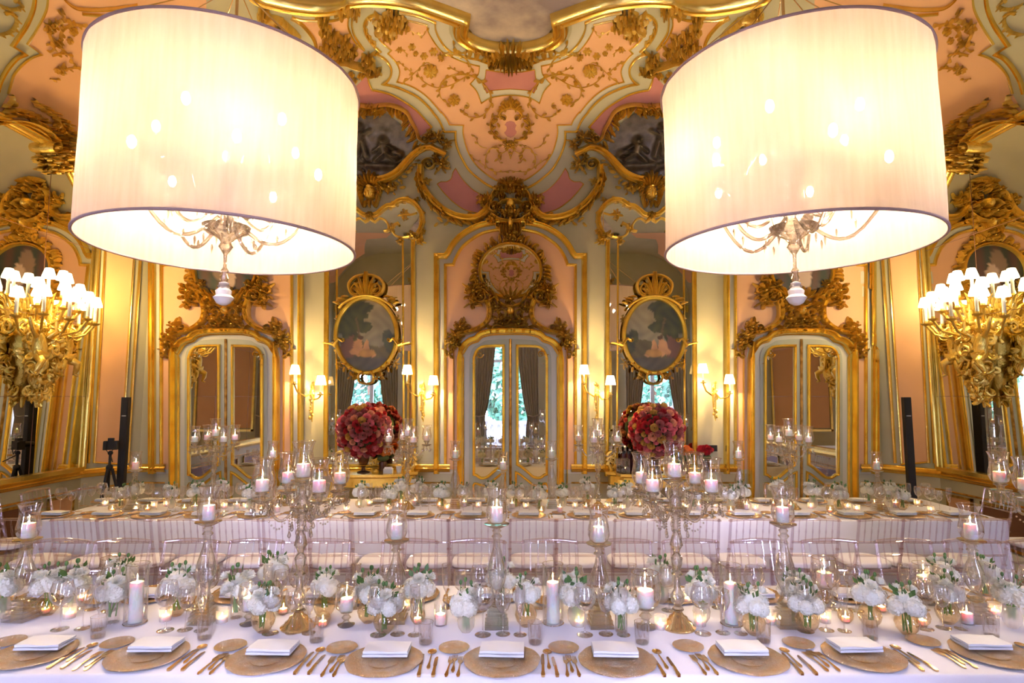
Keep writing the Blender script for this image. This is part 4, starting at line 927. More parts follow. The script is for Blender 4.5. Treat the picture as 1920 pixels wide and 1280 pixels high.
# ================================================================== DRUM CHANDELIERS
def chandelier(cx,cyy,lab,ph):
    U=.9; r0,r1=.99*U*1.0,.90; zb=CAMZ+1.18*U; zt=CAMZ+2.53*U
    t=thing('drum_chandelier',lab,'chandelier',(cx,cyy,zb))
    H=zt-zb; rr=.895
    def wob(th,r,z): return (1+.004*math.sin(th*9+z*3)+.003*math.sin(th*23+z*7+ph))*(1+.012*math.cos(3*th+ph)*math.sin(PI*z/H))
    m=MB(); m.lathe([(rr+(.0-.004*math.sin(PI*i/10)),H*i/10) for i in range(11)],120,(0,0,0),False,wob=wob); obj('lamp_shade',m,'shade',t)
    for z in(.0,H): m=MB(); m.tube([((rr+.004)*math.cos(2*PI*i/96),(rr+.004)*math.sin(2*PI*i/96),z) for i in range(97)],.010,6,False); obj('shade_rim',m,'rim',t)
    m=MB()
    for i in range(6): a=2*PI*i/6+.3; m.tube([(rr*math.cos(a),rr*math.sin(a),H),(.05*math.cos(a),.05*math.sin(a),H+.75)],.004,5)
    m.tube([(0,0,H+.3),(0,0,ZC-zb)],.012,8); obj('suspension_wire',m,'cutlery',t)
    m=MB()
    for i in range(40):
        R=random.Random(i); a=R.uniform(0,6.28); q=R.uniform(.04,.16); m.ball((q*math.cos(a),q*math.sin(a),H+.10+R.uniform(0,.34)),R.uniform(.03,.055),7,5)
    obj('fabric_ruffle',m,'white',t)
    # the glass chandelier inside
    m=MB(); m.lathe([(.012,-.33),(.03,-.31),(.045,-.28),(.02,-.245),(.03,-.22),(.018,-.19),(.028,-.165),(.012,-.14),(.012,-.05),(.03,-.02),(.05,.01),(.035,.04),(.06,.07),(.15,.12),(.165,.16),(.06,.19),(.04,.25),(.07,.32),(.05,.4),(.03,.55),(.06,.62),(.03,.72),(.03,H)],18); obj('glass_column',m,'crystal',t)
    na=10
    for i in range(na):
        a=2*PI*i/na+ph; hi=i%2; R0=.62 if hi==0 else .5; z0=.28+.22*hi
        P=[]
        for j in range(13):
            u=j/12; r=.06+(R0-.06)*u; z=.22+.12*hi-.20*math.sin(PI*u*.95)*1.1+z0*u**2.2*.7; P.append((r*math.cos(a),r*math.sin(a),z))
        m=MB(); m.tube(P,.013,8); x,y,z=P[-1]; m.lathe([(.01,-.02),(.06,.0),(.065,.015),(.02,.02),(.022,.06)],14,(x,y,z)); m.tube([(r*math.cos(a),r*math.sin(a),.3+.5*math.sin(PI*r/.5)) for r in (.05,.15,.25,.35,.45)],.008,6); obj('glass_arm',m,'crystal',t)
        m=MB(); m.lathe([(.014,.05),(.014,.16)],8,(x,y,z)); obj('candle_tube',m,'white',t)
        m=MB(); m.ball((x,y,z+.21),.028,10,8,(1,1,1.6)); obj('bulb',m,'bulb',t)
        point_light('chandelier_bulb',(x,y,z+.21),(1,.79,.58),CH_W,.03,t)
    m=MB()
    for i in range(20):
        a=2*PI*i/20; q=.2+.2*(i%2); m.lathe([(.002,0),(.011,-.02),(.006,-.05),(.001,-.07)],6,(q*math.cos(a),q*math.sin(a),.06+.12*(i%2)))
    obj('pendant_drops',m,'crystal',t)
    m=MB(); m.lathe([(.005,.10),(.035,.085),(.025,.06),(.055,.03),(.05,.0),(.07,-.02),(.045,-.06),(.02,-.075)],14,(0,0,-.34)); obj('glass_finial',m,'glasswhite',t)
    return t
CH_W=100
M['glasswhite']=mat('milky_crystal',(1,.93,.84),.5,emit=(1,.9,.75),es=.0)
chandelier(-2.06,4.16,'huge ivory drum-shaded chandelier, the left of the two',.2)
chandelier(2.03,4.16,'huge ivory drum-shaded chandelier, the right of the two',.9)
# ================================================================== CONSOLES, ROSE BALLS AND WHAT STANDS ON THEM
CZ=.905
for s,xc in((-1,ony(697,880,8.15).x),(1,ony(1222,880,8.15).x)):
    side='left' if s<0 else 'right'
    t=thing('console_table','gilded console table with shaped top under the %s tall mirror'%side,'table',(xc,8.15,0))
    m=MB()
    out=[(-.62,.27),(-.62,.05),(-.5,-.05),(-.46,-.2),(-.2,-.27),(.2,-.27),(.46,-.2),(.5,-.05),(.62,.05),(.62,.27)]
    for z,f in((CZ-.05,.97),(CZ-.035,1.),(CZ,1.)): m.v+= [(x*f,y*f,z) for x,y in out]
    n=10
    m.f=[(k*n+i,k*n+(i+1)%n,(k+1)*n+(i+1)%n,(k+1)*n+i) for k in(0,1) for i in range(n)]+[tuple(range(n))[::-1],tuple(range(20,30))]
    obj('table_top',m,'gold_s',t,smooth=False)
    m=MB(); m.v=[(x*.9,y*.9,z) for z in(CZ-.17,CZ-.05) for x,y in out]; m.f=[(i,(i+1)%n,n+(i+1)%n,n+i) for i in range(n)]; obj('apron',m,'gold',t,smooth=False)
    for sx in(-1,1):
        m=MB(); m.tube([(sx*.45,-.12,CZ-.1),(sx*.5,-.2,CZ-.3),(sx*.36,-.12,.3),(sx*.34,-.05,.12),(sx*.42,-.12,.0)],[.05,.045,.035,.03,.04],8); obj('leg',m,'gold',t)
    # mirror base scrolls standing on the console ends
    for sx in(-1,1):
        m=MB()
        for q in range(3): m.tube([(sx*(.0+.07*math.cos(u)*(1-u/8)),.0,.07+q*.06+.07*math.sin(u)*(1-u/8)) for u in [j*.5 for j in range(12)]],[.02-.001*j for j in range(12)],6)
        m.tube([(0,0,0),(sx*.05,0,.1),(-sx*.03,0,.22)],[.03,.02,.01],7)
        o=obj('gilded_scroll',m,'gold',None,loc=(xc+sx*.50,8.38,CZ)); tag(o,'carved gilt scroll on the %s end of the %s console'%('left' if sx<0 else 'right',side),'ornament')
def rose_mesh(nm,mt,seed,r=.042):
    R=random.Random(seed); m=MB()
    for lay,(rr,zz,n,op) in enumerate([(1.,0.,6,1.),(.78,.15,5,.7),(.55,.28,5,.45),(.32,.36,4,.25)]):
        for i in range(n):
            a0=2*PI*i/n+lay*.5+R.uniform(-.1,.1)
            m.grid(lambda u,v:((lambda a,q,h:(q*math.cos(a)*r,q*math.sin(a)*r,h*r))(a0+(u-.5)*1.7,rr*(.35+.65*v*(1+.08*math.sin(u*9))),zz+v*(1.-.3*op)+.12*math.sin(u*PI)*v)),4,3)
    return m.mesh(nm,mt)
ROSES=[rose_mesh('rose',k_,i) for i,k_ in enumerate(('roseA','roseB','roseC','roseD','roseE','roseA','roseE'))]
def fib(n):
    for i in range(n):
        z=1-2*(i+.5)/n; a=i*2.39996; r=math.sqrt(1-z*z); yield Vector((r*math.cos(a),r*math.sin(a),z))
def roseball(px,lab,lab2,seed):
    c=ony(px,808,8.12); q=Vector((c.x,8.12,CZ)); R=random.Random(seed)
    u=thing('urn',lab2,'vase',tuple(q)); m=MB(); m.lathe([(.085,0),(.085,.012),(.03,.03),(.022,.07),(.05,.10),(.075,.16),(.08,.26),(.09,.30),(.075,.30),(.06,.2)],22); obj('urn_body',m,'urn',u)
    m=MB(); 
    for z in(.10,.155): m.tube([(.062*math.cos(a),.062*math.sin(a),z) for a in [2*PI*i/24 for i in range(25)]],.006,5)
    obj('urn_band',m,'gold_old',u)
    t=thing('rose_arrangement',lab,'flowers',(q.x,q.y,q.z+.56)); RB=.315
    m=MB(); m.ball((0,0,0),RB-.03,20,14); obj('foliage_core',m,'leafd',t)
    for i,d in enumerate(fib(200)):
        if d.y>.35: continue
        me=R.choice(ROSES); o=bpy.data.objects.new('rose',me); COL.objects.link(o); o.parent=t; o.location=d*RB*R.uniform(.95,1.03); o.rotation_euler=d.to_track_quat('Z','Y').to_euler(); sc=R.uniform(.95,1.5); o.scale=(sc,sc,sc)
M['leafd']=mat('dark_foliage',(.06,.09,.03),.7)
# keep under about 100 roses each: the far side of the ball stays foliage
roseball(683,'large ball of red, pink and yellow roses on the left console','dark bronze urn under the rose ball on the left console',1)
roseball(1230,'large ball of red, pink and yellow roses on the right console','dark bronze urn under the rose ball on the right console',2)
def smallbq(px,py,mt,lab,n=16,r=.13):
    c=ony(px,py,8.3); t=thing('small_bouquet',lab,'flowers',(c.x,8.3,CZ)); R=random.Random(int(px)); r*=.85
    m=MB(); m.lathe([(.05,0),(.06,.1),(.05,.13)],14); obj('pot',m,'urn',t)
    m=MB(); m.ball((0,0,.18),r*.8,12,8,(1,1,.6)); obj('foliage',m,'leafd',t)
    for i in range(n):
        a=R.uniform(0,6.28); q=r*R.uniform(.2,1); o=obj('blossom',rose_mesh('blossom',mt,i) if i==0 else bpy.data.meshes['blossom' if False else t['bm']],None,t) if False else None
        if i==0: bm_=rose_mesh('small_blossom',mt,i,.05)
        b=bpy.data.objects.new('blossom',bm_); COL.objects.link(b); b.parent=t; b.location=(q*math.cos(a),q*math.sin(a)*.7,.2+.1*R.random()); b.rotation_euler=(R.uniform(-.6,.6),R.uniform(-.6,.6),a)
smallbq(718,862,'orange','small orange bouquet beside the urn on the left console'); smallbq(1283,862,'orange','small orange bouquet on the right console'); smallbq(1322,862,'red','small red bouquet at the far right of the right console')
c=ony(728,884,8.05); t=thing('card_box','small white box of cards at the front of the left console','box',(c.x,8.05,CZ)); m=MB(); m.box((0,0,.03),(.12,.08,.06)); obj('box_body',m,'white',t)
m=MB()
for i in range(5): m.box((0,-.02+i*.01,.06),(.10,.003,.04))
obj('cards',m,'napkin',t)
c=ony(748,880,8.15); t=thing('small_tumbler_pot','small white ribbed pot on the left console beside the card box','pot',(c.x,8.15,CZ)); m=MB(); m.lathe([(.03,0),(.042,.08),(.038,.08),(.027,.01)],14); obj('pot_body',m,'white',t)
for px,lb in((703,'gilded clock-like ornament under the orange bouquet on the left console'),(763,'gilded openwork ornament at the right end of the left console')):
    c=ony(px,870,8.25); t=thing('gilded_ornament',lb,'ornament',(c.x,8.25,CZ)); m=MB(); m.lathe([(.06,0),(.05,.03),(.02,.05)],12)
    for q in range(6): m.tube([(.05*math.cos(u)*(1-u/9)+(-.04+.02*q),.03*(q%2),.1+q*.01+.05*math.sin(u)*(1-u/9)) for u in [j*.5 for j in range(12)]],.008,5)
    obj('scrollwork',m,'gold',t)
# drinks on the right console
t0=None; R=random.Random(9)
bp=thing('bottle','dark glass bottle among the group on the right console','bottle',group='bottles on the right console')
m=MB(); m.lathe([(.034,0),(.036,.01),(.036,.16),(.014,.21),(.013,.26)],14); obj('bottle_body',m,'bottleg',bp) if 'bottleg' in M else None
M['bottleg']=mat('dark_bottle_glass',(.05,.015,.02),.1); 
if not bp.children: obj('bottle_body',m,'bottleg',bp)
m=MB(); m.lathe([(.015,.25),(.015,.285)],10); obj('bottle_cap',m,'black',bp)
pool=Pool(bp); 
for i in range(10):
    c=ony(1168+ (i%5)*10+3*(i//5),878,8.12+.1*(i//5)); pool.put((c.x,8.1+.1*(i//5),CZ),label='small dark bottle, %s from the left in the %s row on the right console'%(ORD[i%5+1],'front' if i<5 else 'back'),group='bottles on the right console')
c=ony(1166,880,8.02); t=thing('glass_bin','square glass bin of dark stones at the left of the right console','vase',(c.x,8.0,CZ)); m=MB()
for x,y,a,b in((-.09,0,.004,.14),(.09,0,.004,.14),(0,-.07,.18,.004),(0,.07,.18,.004)): m.box((x,y,.1),(a,b,.2))
obj('bin_glass',m,'glass',t,smooth=False); m=MB()
for i in range(40): m.ball((R.uniform(-.07,.07),R.uniform(-.05,.05),.02+R.uniform(0,.08)),.018,6,5)
obj('stones',m,'black',t)
# ================================================================== COLUMN SPEAKERS AND THE CAMERA ON ITS TRIPOD
for px0,lb in((229,'tall black column speaker in the left corner beside the tripod'),(1707,'tall black column speaker in the right corner before the pink panel')):
    b=ony(px0,880,7.75); t=thing('column_speaker',lb,'speaker',(b.x,7.75,0),(-.25 if px0>960 else .25))
    m=MB(); m.box((0,0,.99),(.082,.10,1.86)); obj('speaker_body',m,'black',t,smooth=False)
    m=MB(); m.lathe([(.17,0),(.17,.015),(.03,.03),(.03,.07)],24); obj('speaker_base',m,'black',t)
    m=MB(); m.box((0,-.052,.99),(.07,.006,1.8)); obj('grille',m,'black',t,smooth=False)
    m=MB(); m.box((0,-.056,1.68),(.05,.003,.008)); obj('badge',m,'white',t,smooth=False)
b=ony(205,880,7.55); t=thing('tripod','black camera tripod standing in the left corner','tripod',(b.x,7.55,0)); 
for i in range(3):
    a=2*PI*i/3+.5; m=MB(); m.tube([(.03*math.cos(a),.03*math.sin(a),1.02),(.12*math.cos(a),.12*math.sin(a),.65),(.3*math.cos(a),.3*math.sin(a),.01)],[.018,.015,.010],8); m.ball((.3*math.cos(a),.3*math.sin(a),.012),.014,6,5); obj('leg',m,'black',t)
m=MB(); m.tube([(0,0,.75),(0,0,1.22)],.016,8); m.ball((0,0,1.04),.04,10,8); m.ball((0,0,1.22),.03,10,8); m.tube([(0,0,1.2),(.1,-.1,1.12)],.007,6); obj('centre_column',m,'black',t)
t=thing('camera_body','black photo camera mounted on the tripod in the left corner','camera',(b.x,7.55,1.26),.35); m=MB(); m.box((0,0,.055),(.15,.07,.11)); m.box((0,0,.125),(.06,.06,.04)); m.box((-.055,-.01,.05),(.035,.09,.1)); obj('housing',m,'black',t,smooth=False)
m=MB(); m.tube([(0,.03,.06),(0,.17,.06)],[.037,.034],16); obj('lens',m,'black',t)
m=MB(); m.tube([(-.07,0,.1),(-.05,-.04,.02),(0,-.05,-.05),(.05,-.04,.02),(.07,0,.1)],.006,5); obj('strap',m,'black',t)
M['crystal2']=mat_crystal('pressed_glass',(.99,.98,.975),.14)
# ================================================================== TABLES AND CLOTHS
TZ=.76
N0,N1=2.61,3.80; F0,F1=5.72,6.92; NX=(-3.9,4.1); FX=(-4.52,4.70)
def table(x0,x1,y0,y1,lab,labc):
    t=thing('banquet_table',lab,'table',((x0+x1)/2,(y0+y1)/2,0)); a,b=(x1-x0)/2,(y1-y0)/2
    m=MB(); m.box((0,0,TZ-.03),(2*a-.06,2*b-.06,.035)); obj('table_top',m,'wood',t,smooth=False)
    for sx in(-1,-.33,.33,1):
        for sy in(-1,1): m=MB(); m.box((sx*(a-.15),sy*(b-.15),(TZ-.05)/2),(.06,.06,TZ-.05)); obj('leg',m,'wood',t,smooth=False)
    m=MB(); per=[]; r=.04
    def side(p,q,n):
        for i in range(n): f=i/n; per.append((p[0]+(q[0]-p[0])*f,p[1]+(q[1]-p[1])*f,(q[1]-p[1],-(q[0]-p[0]))))
    nx=int((x1-x0)/.05); ny=int((y1-y0)/.05)
    side((-a,-b),(a,-b),nx);side((a,-b),(a,b),ny);side((a,b),(-a,b),nx);side((-a,b),(-a,-b),ny)
    n=len(per); R=random.Random(2); ph=[R.uniform(0,6.28) for _ in range(4)]
    zs=[TZ,TZ-.004,TZ-.015,TZ-.04,TZ-.12,TZ-.3,TZ-.5,.02]
    for k,z in enumerate(zs):
        for i,(x,y,nn) in enumerate(per):
            L=math.hypot(*nn); ux,uy=nn[0]/L,nn[1]/L; s=(i*.05)
            d=[-.012,-.004,.0,.002,.003,.004,.006,.008][k]+max(0,k-3)*.003*(math.sin(s*1.9+ph[0])+.5*math.sin(s*4.1+ph[1])+.8*math.sin(s*.9+ph[2]))
            m.v.append((x+ux*d,y+uy*d,z))
    m.f=[(k*n+i,(k+1)*n+i,(k+1)*n+(i+1)%n,k*n+(i+1)%n) for k in range(len(zs)-1) for i in range(n)]
    m.f.append(tuple(range(n)))
    tag(obj('tablecloth',m,'cloth',None,loc=((x0+x1)/2,(y0+y1)/2,0)),labc,'tablecloth')
table(*NX,N0,N1,'long banquet table nearest the camera, hidden under its white cloth','white floor-length cloth on the near banquet table')
table(*FX,F0,F1,'long banquet table nearer the doors, hidden under its white cloth','white floor-length cloth on the far banquet table')
# ================================================================== CLEAR CHIAVARI CHAIRS
def make_chair():
    t=thing('chiavari_chair','clear chair','chair')
    W=.39; D=.38; SH=.45; ty=-D/2      # back is on -y side; the sitter faces +y
    def yb(z): return ty-.02-.10*max(0,(z-SH)/.47)
    for sx in(-1,1):
        m=MB(); P=[(sx*W/2,ty+.03*0-.03*(1-min(1,z/SH)),z) if z<=SH else (sx*(W/2-.01*(z-SH)),yb(z),z) for z in (0,.15,.3,.45,.6,.76,.90)]; m.tube(P,[.012,.013,.014,.015,.014,.013,.011],8)
        for z in(.5,.64,.885): m.ball((sx*W/2*.995,yb(z),z),.019,8,5,(1,1,.5))
        obj('back_leg',m,'acrylic',t)
        m=MB(); m.tube([(sx*W/2,D/2,0),(sx*W/2,D/2,.2),(sx*W/2,D/2,SH-.01)],[.011,.013,.015],8); m.ball((sx*W/2,D/2,.36),.019,8,5,(1,1,.5)); obj('front_leg',m,'acrylic',t)
    m=MB(); m.tube([(x,yb(.895)-.015*math.cos(x/W*PI)-.0,.89+.012*math.cos(x/W*PI)) for x in [W*(-.5+i/10) for i in range(11)]],.012,8); obj('top_rail',m,'acrylic',t)
    for z in(.70,.585): m=MB(); m.tube([(x,yb(z)-.012*math.cos(x/W*PI),z) for x in [W*(-.5+i/8) for i in range(9)]],.009,7); obj('back_rail',m,'acrylic',t)
    for i in range(6):
        x=W*(-.5+(i+1)/7); m=MB(); m.tube([(x,yb(z)-.013*math.cos(x/W*PI),z) for z in(.70,.77,.795,.82,.895)],[.005,.005,.008,.005,.005],6); obj('spindle',m,'acrylic',t)
    m=MB(); m.box((0,0,SH-.008),(W,D,.03)); obj('seat',m,'acrylic',t,smooth=False)
    for y,z in((D/2,.2),(D/2,.3),(ty,.22)): m=MB(); m.tube([(-W/2,y,z),(W/2,y,z)],.007,6); obj('stretcher',m,'acrylic',t)
    for sx in(-1,1): m=MB(); m.tube([(sx*W/2,D/2,.25),(sx*W/2,ty-.012,.25)],.007,6); obj('stretcher',m,'acrylic',t)
    m=MB(); n=24
    for z,f in((0,.93),(.006,1.),(.03,1.01),(.042,.96),(.046,.8)):
        for i in range(n):
            a=2*PI*i/n; c,s_=math.cos(a),math.sin(a); q=(abs(c)**4+abs(s_)**4)**-.25; m.v.append((c*q*W*.49*f,s_*q*D*.49*f,SH+.008+z))
    m.f=[(k*n+i,k*n+(i+1)%n,(k+1)*n+(i+1)%n,(k+1)*n+i) for k in range(4) for i in range(n)]+[tuple(range(n))[::-1],tuple(range(4*n,5*n))]
    obj('cushion',m,'cushion',t); return t
CH=Pool(make_chair())
NEARC=[-25,98,220,345,470,600,767,893,1030,1173,1301,1432,1566,1706,1835,1960]
for i,px in enumerate(NEARC):
    p=ony(px,1028,4.27); CH.put((p.x,4.05,0),PI+random.Random(i).uniform(-.05,.05),'clear spindle-back chair behind the near table, %s from the left'%ORD[i+1],'clear chairs along the near table')
FARC=[30,141,240,342,443,537,612,704,797,886,999,1088,1193,1305,1410,1531,1650,1738,1848]
for i,px in enumerate(FARC):
    p=ony(px,968,5.10); CH.put((p.x,5.40,0),random.Random(i+40).uniform(-.03,.03),'clear spindle-back chair in front of the far table, %s from the left'%ORD[i+1],'clear chairs along the far table')
for i,(x,y,rz,lb) in enumerate(((-4.98,6.0,-PI/2,'nearer of the two clear chairs at the left end of the far table'),(-4.95,6.62,-PI/2,'farther of the two clear chairs at the left end of the far table'),(5.14,6.0,PI/2,'nearer of the two clear chairs at the right end of the far table'),(5.06,6.62,PI/2,'farther of the two clear chairs at the right end of the far table'))):
    CH.put((x,y,0),rz,lb,'clear chairs at the table ends')
# ================================================================== PLACE SETTINGS
def wob(t,r,z): return (1+.012*math.sin(t*5+1)+.008*math.sin(t*11))
p=thing('charger_plate','x','plate'); m=MB(); m.lathe([(.0,.004),(.10,.004),(.112,.008),(.165,.016),(.17,.014),(.168,.009),(.11,.001),(0,.0)],56,cap=False,wob=wob); obj('plate',m,'charger',p)
m=MB(); m.lathe([(.0,.0046),(.06,.0048),(.06,.006),(.064,.0062),(.066,.005)],40,cap=False); obj('centre_ring',m,'charger',p); CHG=Pool(p)
p=thing('bread_plate','x','plate'); m=MB(); m.lathe([(.0,.004),(.045,.004),(.052,.008),(.07,.012),(.072,.010),(.05,.001),(0,.0)],36,cap=False,wob=wob); obj('plate',m,'charger',p); BRD=Pool(p)
p=thing('napkin','x','napkin')
def fold(z,h,w,d,ox=0):
    m=MB(); 
    m.grid(lambda u,v:((u-.5)*w+ox,(v-.5)*d,z+h*(.75+.25*math.sin(PI*min(1,max(0,u)))*math.sin(PI*v))+.002*math.sin(u*7+v*5)),16,10)
    n=len(m.v); m.v+= [(x,y,z) for x,y,_ in m.v[:n]]; W_=17
    b=[i for i in range(W_)]+[k*W_+W_-1 for k in range(1,11)]+[10*W_+i for i in range(W_-2,-1,-1)]+[k*W_ for k in range(9,0,-1)]
    m.f+=[(b[i],b[i]+n,b[(i+1)%len(b)]+n,b[(i+1)%len(b)]) for i in range(len(b))]; return m
obj('lower_fold',fold(0,.012,.20,.12),'napkin',p); obj('upper_fold',fold(.0135,.012,.198,.115,.001),'napkin',p); NAP=Pool(p)
def forkm(L):
    m=MB(); h=.004
    def bl(pts,z=.003,t=.0022):   # flat outline along y
        n=len(pts); m.add([(x,y,z+t+(.004*math.sin(PI*min(1,max(0,y/L))))) for x,y in pts]+[(x,y,z-t+(.004*math.sin(PI*min(1,max(0,y/L))))) for x,y in pts],[tuple(range(n))[::-1],tuple(range(n,2*n))]+[(i,(i+1)%n,n+(i+1)%n,n+i) for i in range(n)])
    return m,bl
def fork(L):
    p=thing('fork','x','fork'); m,bl=forkm(L); bl([(-.004,.0),(-.0085,.012),(-.004,.05),(-.0025,L*.6),(.0025,L*.6),(.004,.05),(.0085,.012),(.004,.0)]); obj('handle',m,'cutlery',p,smooth=False)
    m,bl=forkm(L); bl([(-.0025,L*.58),(-.011,L*.68),(-.012,L*.76),(.012,L*.76),(.011,L*.68),(.0025,L*.58)])
    for i in range(4): x=-.0102+i*.0068; bl([(x-.0018,L*.75),(x-.0013,L),(x+.0013,L),(x+.0018,L*.75)])
    obj('tines',m,'cutlery',p,smooth=False); return p
def knife(L):
    p=thing('knife','x','knife'); m,bl=forkm(L); bl([(-.006,.0),(-.009,.01),(-.006,.04),(-.0055,L*.42),(.0055,L*.42),(.006,.04),(.009,.01),(.006,.0)],.004,.004); obj('handle',m,'cutlery',p,smooth=False)
    m,bl=forkm(L); bl([(-.004,L*.42),(-.009,L*.5),(-.009,L*.9),(-.002,L),(.005,L*.98),(.007,L*.5),(.004,L*.42)],.003,.0008); obj('blade',m,'blade',p,smooth=False); return p
M['blade']=mat('polished_blade',(.75,.55,.38),.15,1)
def spoon(L):
    p=thing('spoon','x','spoon'); m,bl=forkm(L); bl([(-.004,.0),(-.0085,.012),(-.004,.05),(-.0025,L*.7),(.0025,L*.7),(.004,.05),(.0085,.012),(.004,.0)]); obj('handle',m,'cutlery',p,smooth=False)
    m=MB(); m.grid(lambda u,v:(.021*(2*u-1)*math.sqrt(max(0,1-(2*v-1)**2)),L*.85+L*.15*(2*v-1),.009-.006*(1-(2*u-1)**2)*math.sin(PI*v)),10,12); obj('bowl',m,'cutlery',p); return p
FK=Pool(fork(.19)); FK2=Pool(fork(.165)); KN=Pool(knife(.22)); SP=Pool(spoon(.19)); KN2=Pool(knife(.19))
def stem(name,prof,base=.036,bh=.10,mt='glass',wine=None):
    p=thing(name,'x','glass'); m=MB(); m.lathe([(0,.0),(base,.0),(base,.002),(.008,.006),(.0035,.012),(.003,bh*.6),(.004,bh-.003),(.002,bh)],22,cap=False); obj('foot_and_stem',m,mt,p)
    m=MB(); m.lathe([(.0,bh)]+[(r,bh+z) for r,z in prof],26,cap=False); obj('bowl',m,mt,p)
    m=MB(); r,z=prof[-1]; m.tube([(r*math.cos(a),r*math.sin(a),bh+z) for a in [2*PI*i/26 for i in range(27)]],.0009,5,False); obj('rim',m,'rimglass',p)
    return Pool(p)
M['rimglass']=mat_thin('glass_rim',(.95,.90,.86),.55,.45,1.2,0,(1,.93,.85))
FL=stem('flute_glass',[(.008,.006),(.016,.03),(.024,.07),(.026,.11),(.024,.15)],.033,.085)
WW=stem('wine_glass',[(.012,.004),(.028,.02),(.038,.05),(.039,.075),(.034,.105)],.036,.10)
RW=stem('red_wine_glass',[(.016,.004),(.038,.018),(.054,.045),(.056,.07),(.046,.11),(.042,.12)],.040,.115)
TB=None
p=thing('tumbler','x','glass'); m=MB(); m.lathe([(0,.004),(.03,.004),(.031,0),(.033,.03),(.036,.10)],26,cap=False); obj('body',m,'glass',p); m=MB(); m.tube([(.036*math.cos(a),.036*math.sin(a),.10) for a in [2*PI*i/26 for i in range(27)]],.0009,5,False); obj('rim',m,'rimglass',p); m=MB(); m.lathe([(0,.003),(.03,.003),(.0315,.009),(0,.009)],20,cap=False); obj('thick_base',m,'crystal2',p); TB=Pool(p)
R=random.Random(77)
NPL=[(62,1224),(276,1227),(500,1233),(720,1237),(941,1237),(1157,1237),(1402,1234),(1618,1228),(1862,1223)]
for i,(px,py) in enumerate(NPL):
    n=ORD[i+1]; q=onz(px,py,TZ+.01); x,y=q.x,q.y; z=TZ+.0005; G='front row of the near table'; rz=R.uniform(-.05,.05); who='%s place from left, near row'%n
    CHG.put((x,y,z),R.uniform(0,6),'round gold textured charger plate, %s'%who,'charger plates, '+G)
    NAP.put((x,y+.07,z+.017),rz,'folded white napkin on the charger, %s'%who,'napkins, '+G)
    BRD.put((x-.225,y+.135,z),0,'small gold bread plate above the forks, %s'%who,'bread plates, '+G)
    for j,(dx,dy,pl,lb) in enumerate(((-.232,-.14,FK,'outer gold fork'),(-.207,-.10,FK2,'raised middle gold fork'),(-.182,-.14,FK,'inner gold fork'))):
        if i==0 and False: pass
        pl.put((x+dx,y+dy,z),R.uniform(-.05,.05),'%s left of the charger, %s'%(lb,who),'forks, '+G)
    KN.put((x+.175,y-.14,z),R.uniform(-.06,.06),'gold knife next to the charger, %s'%who,'knives, '+G)
    SP.put((x+.205,y-.07,z),R.uniform(-.05,.05),'gold spoon between the knives, %s'%who,'spoons, '+G)
    KN2.put((x+.235,y-.14,z),R.uniform(-.06,.06),'outer gold knife right of the spoon, %s'%who,'knives, '+G)
    RW.put((x-.10+R.uniform(-.01,.01),y+.30,z),0,'large clear wine glass behind the napkin, %s'%who,'large wine glasses, '+G)
    WW.put((x+.0,y+.31,z),0,'smaller clear wine glass behind the napkin, %s'%who,'small wine glasses, '+G)
    FL.put((x+.085,y+.30,z),0,'slim clear flute behind the napkin, %s'%who,'flutes, '+G)
    TB.put((x+.155,y+.20,z),0,'short clear tumbler above the knives, %s'%who,'tumblers, '+G)
NBK=[40,225,405,567,730,895,1067,1237,1393,1576,1737,1896]
for i,px in enumerate(NBK):
    n=ORD[i+1]; who='%s place from left, near table back row'%n; z=TZ+.0005; G='back row of the near table'
    a=onz(px,1130,TZ); x=a.x+.0; y=3.60
    RW.put((x+.02,3.36,z),0,'large clear wine glass, %s'%who,'large wine glasses, '+G); WW.put((x-.09,3.38,z),0,'smaller clear wine glass, %s'%who,'small wine glasses, '+G); FL.put((x-.17,3.40,z),0,'slim clear flute, %s'%who,'flutes, '+G)
    CHG.put((x+.1,3.60,z),R.uniform(0,6),'gold charger plate, %s'%who,'charger plates, '+G); NAP.put((x+.1,3.57,z+.017),0,'folded white napkin, %s'%who,'napkins, '+G); BRD.put((x-.13,3.50,z),0,'small gold bread plate, %s'%who,'bread plates, '+G)
    FK.put((x+.31,3.72,z),PI,'gold fork, %s'%who,'forks, '+G); KN.put((x-.09,3.73,z),PI,'gold knife, %s'%who,'knives, '+G)
FPL=[136,226,312,405,500,597,695,790,887,990,1090,1183,1280,1376,1475,1571,1666,1762]
for i,px in enumerate(FPL):
    n=ORD[i+1]; z=TZ+.0005
    for row in(0,1):
        who='%s place from left, far table %s row'%(n,('front','back')[row]); G='%s row of the far table'%('front','back')[row]
        x=onz(px,958,TZ).x; s=1 if row==0 else -1; y=F0+.2 if row==0 else F1-.2
        CHG.put((x,y,z),R.uniform(0,6),'gold charger plate, %s'%who,'charger plates, '+G); NAP.put((x,y+.03*s,z+.017),0,'folded white napkin, %s'%who,'napkins, '+G)
        j=R.uniform(-.02,.02)
        RW.put((x+s*(-.10)+j,y+.24*s,z),0,'large clear wine glass, %s'%who,'large wine glasses, '+G); WW.put((x+s*.0+j,y+.26*s,z),0,'smaller clear wine glass, %s'%who,'small wine glasses, '+G); FL.put((x+s*.09+j,y+.24*s,z),0,'slim clear flute, %s'%who,'flutes, '+G)
        if row==0:
            FK.put((x-.20,y-.12,z),0,'gold fork, %s'%who,'forks, '+G); KN.put((x+.195,y-.12,z),0,'gold knife, %s'%who,'knives, '+G); SP.put((x+.225,y-.08,z),0,'gold spoon, %s'%who,'spoons, '+G); BRD.put((x-.24,y+.14,z),0,'small gold bread plate, %s'%who,'bread plates, '+G)
        
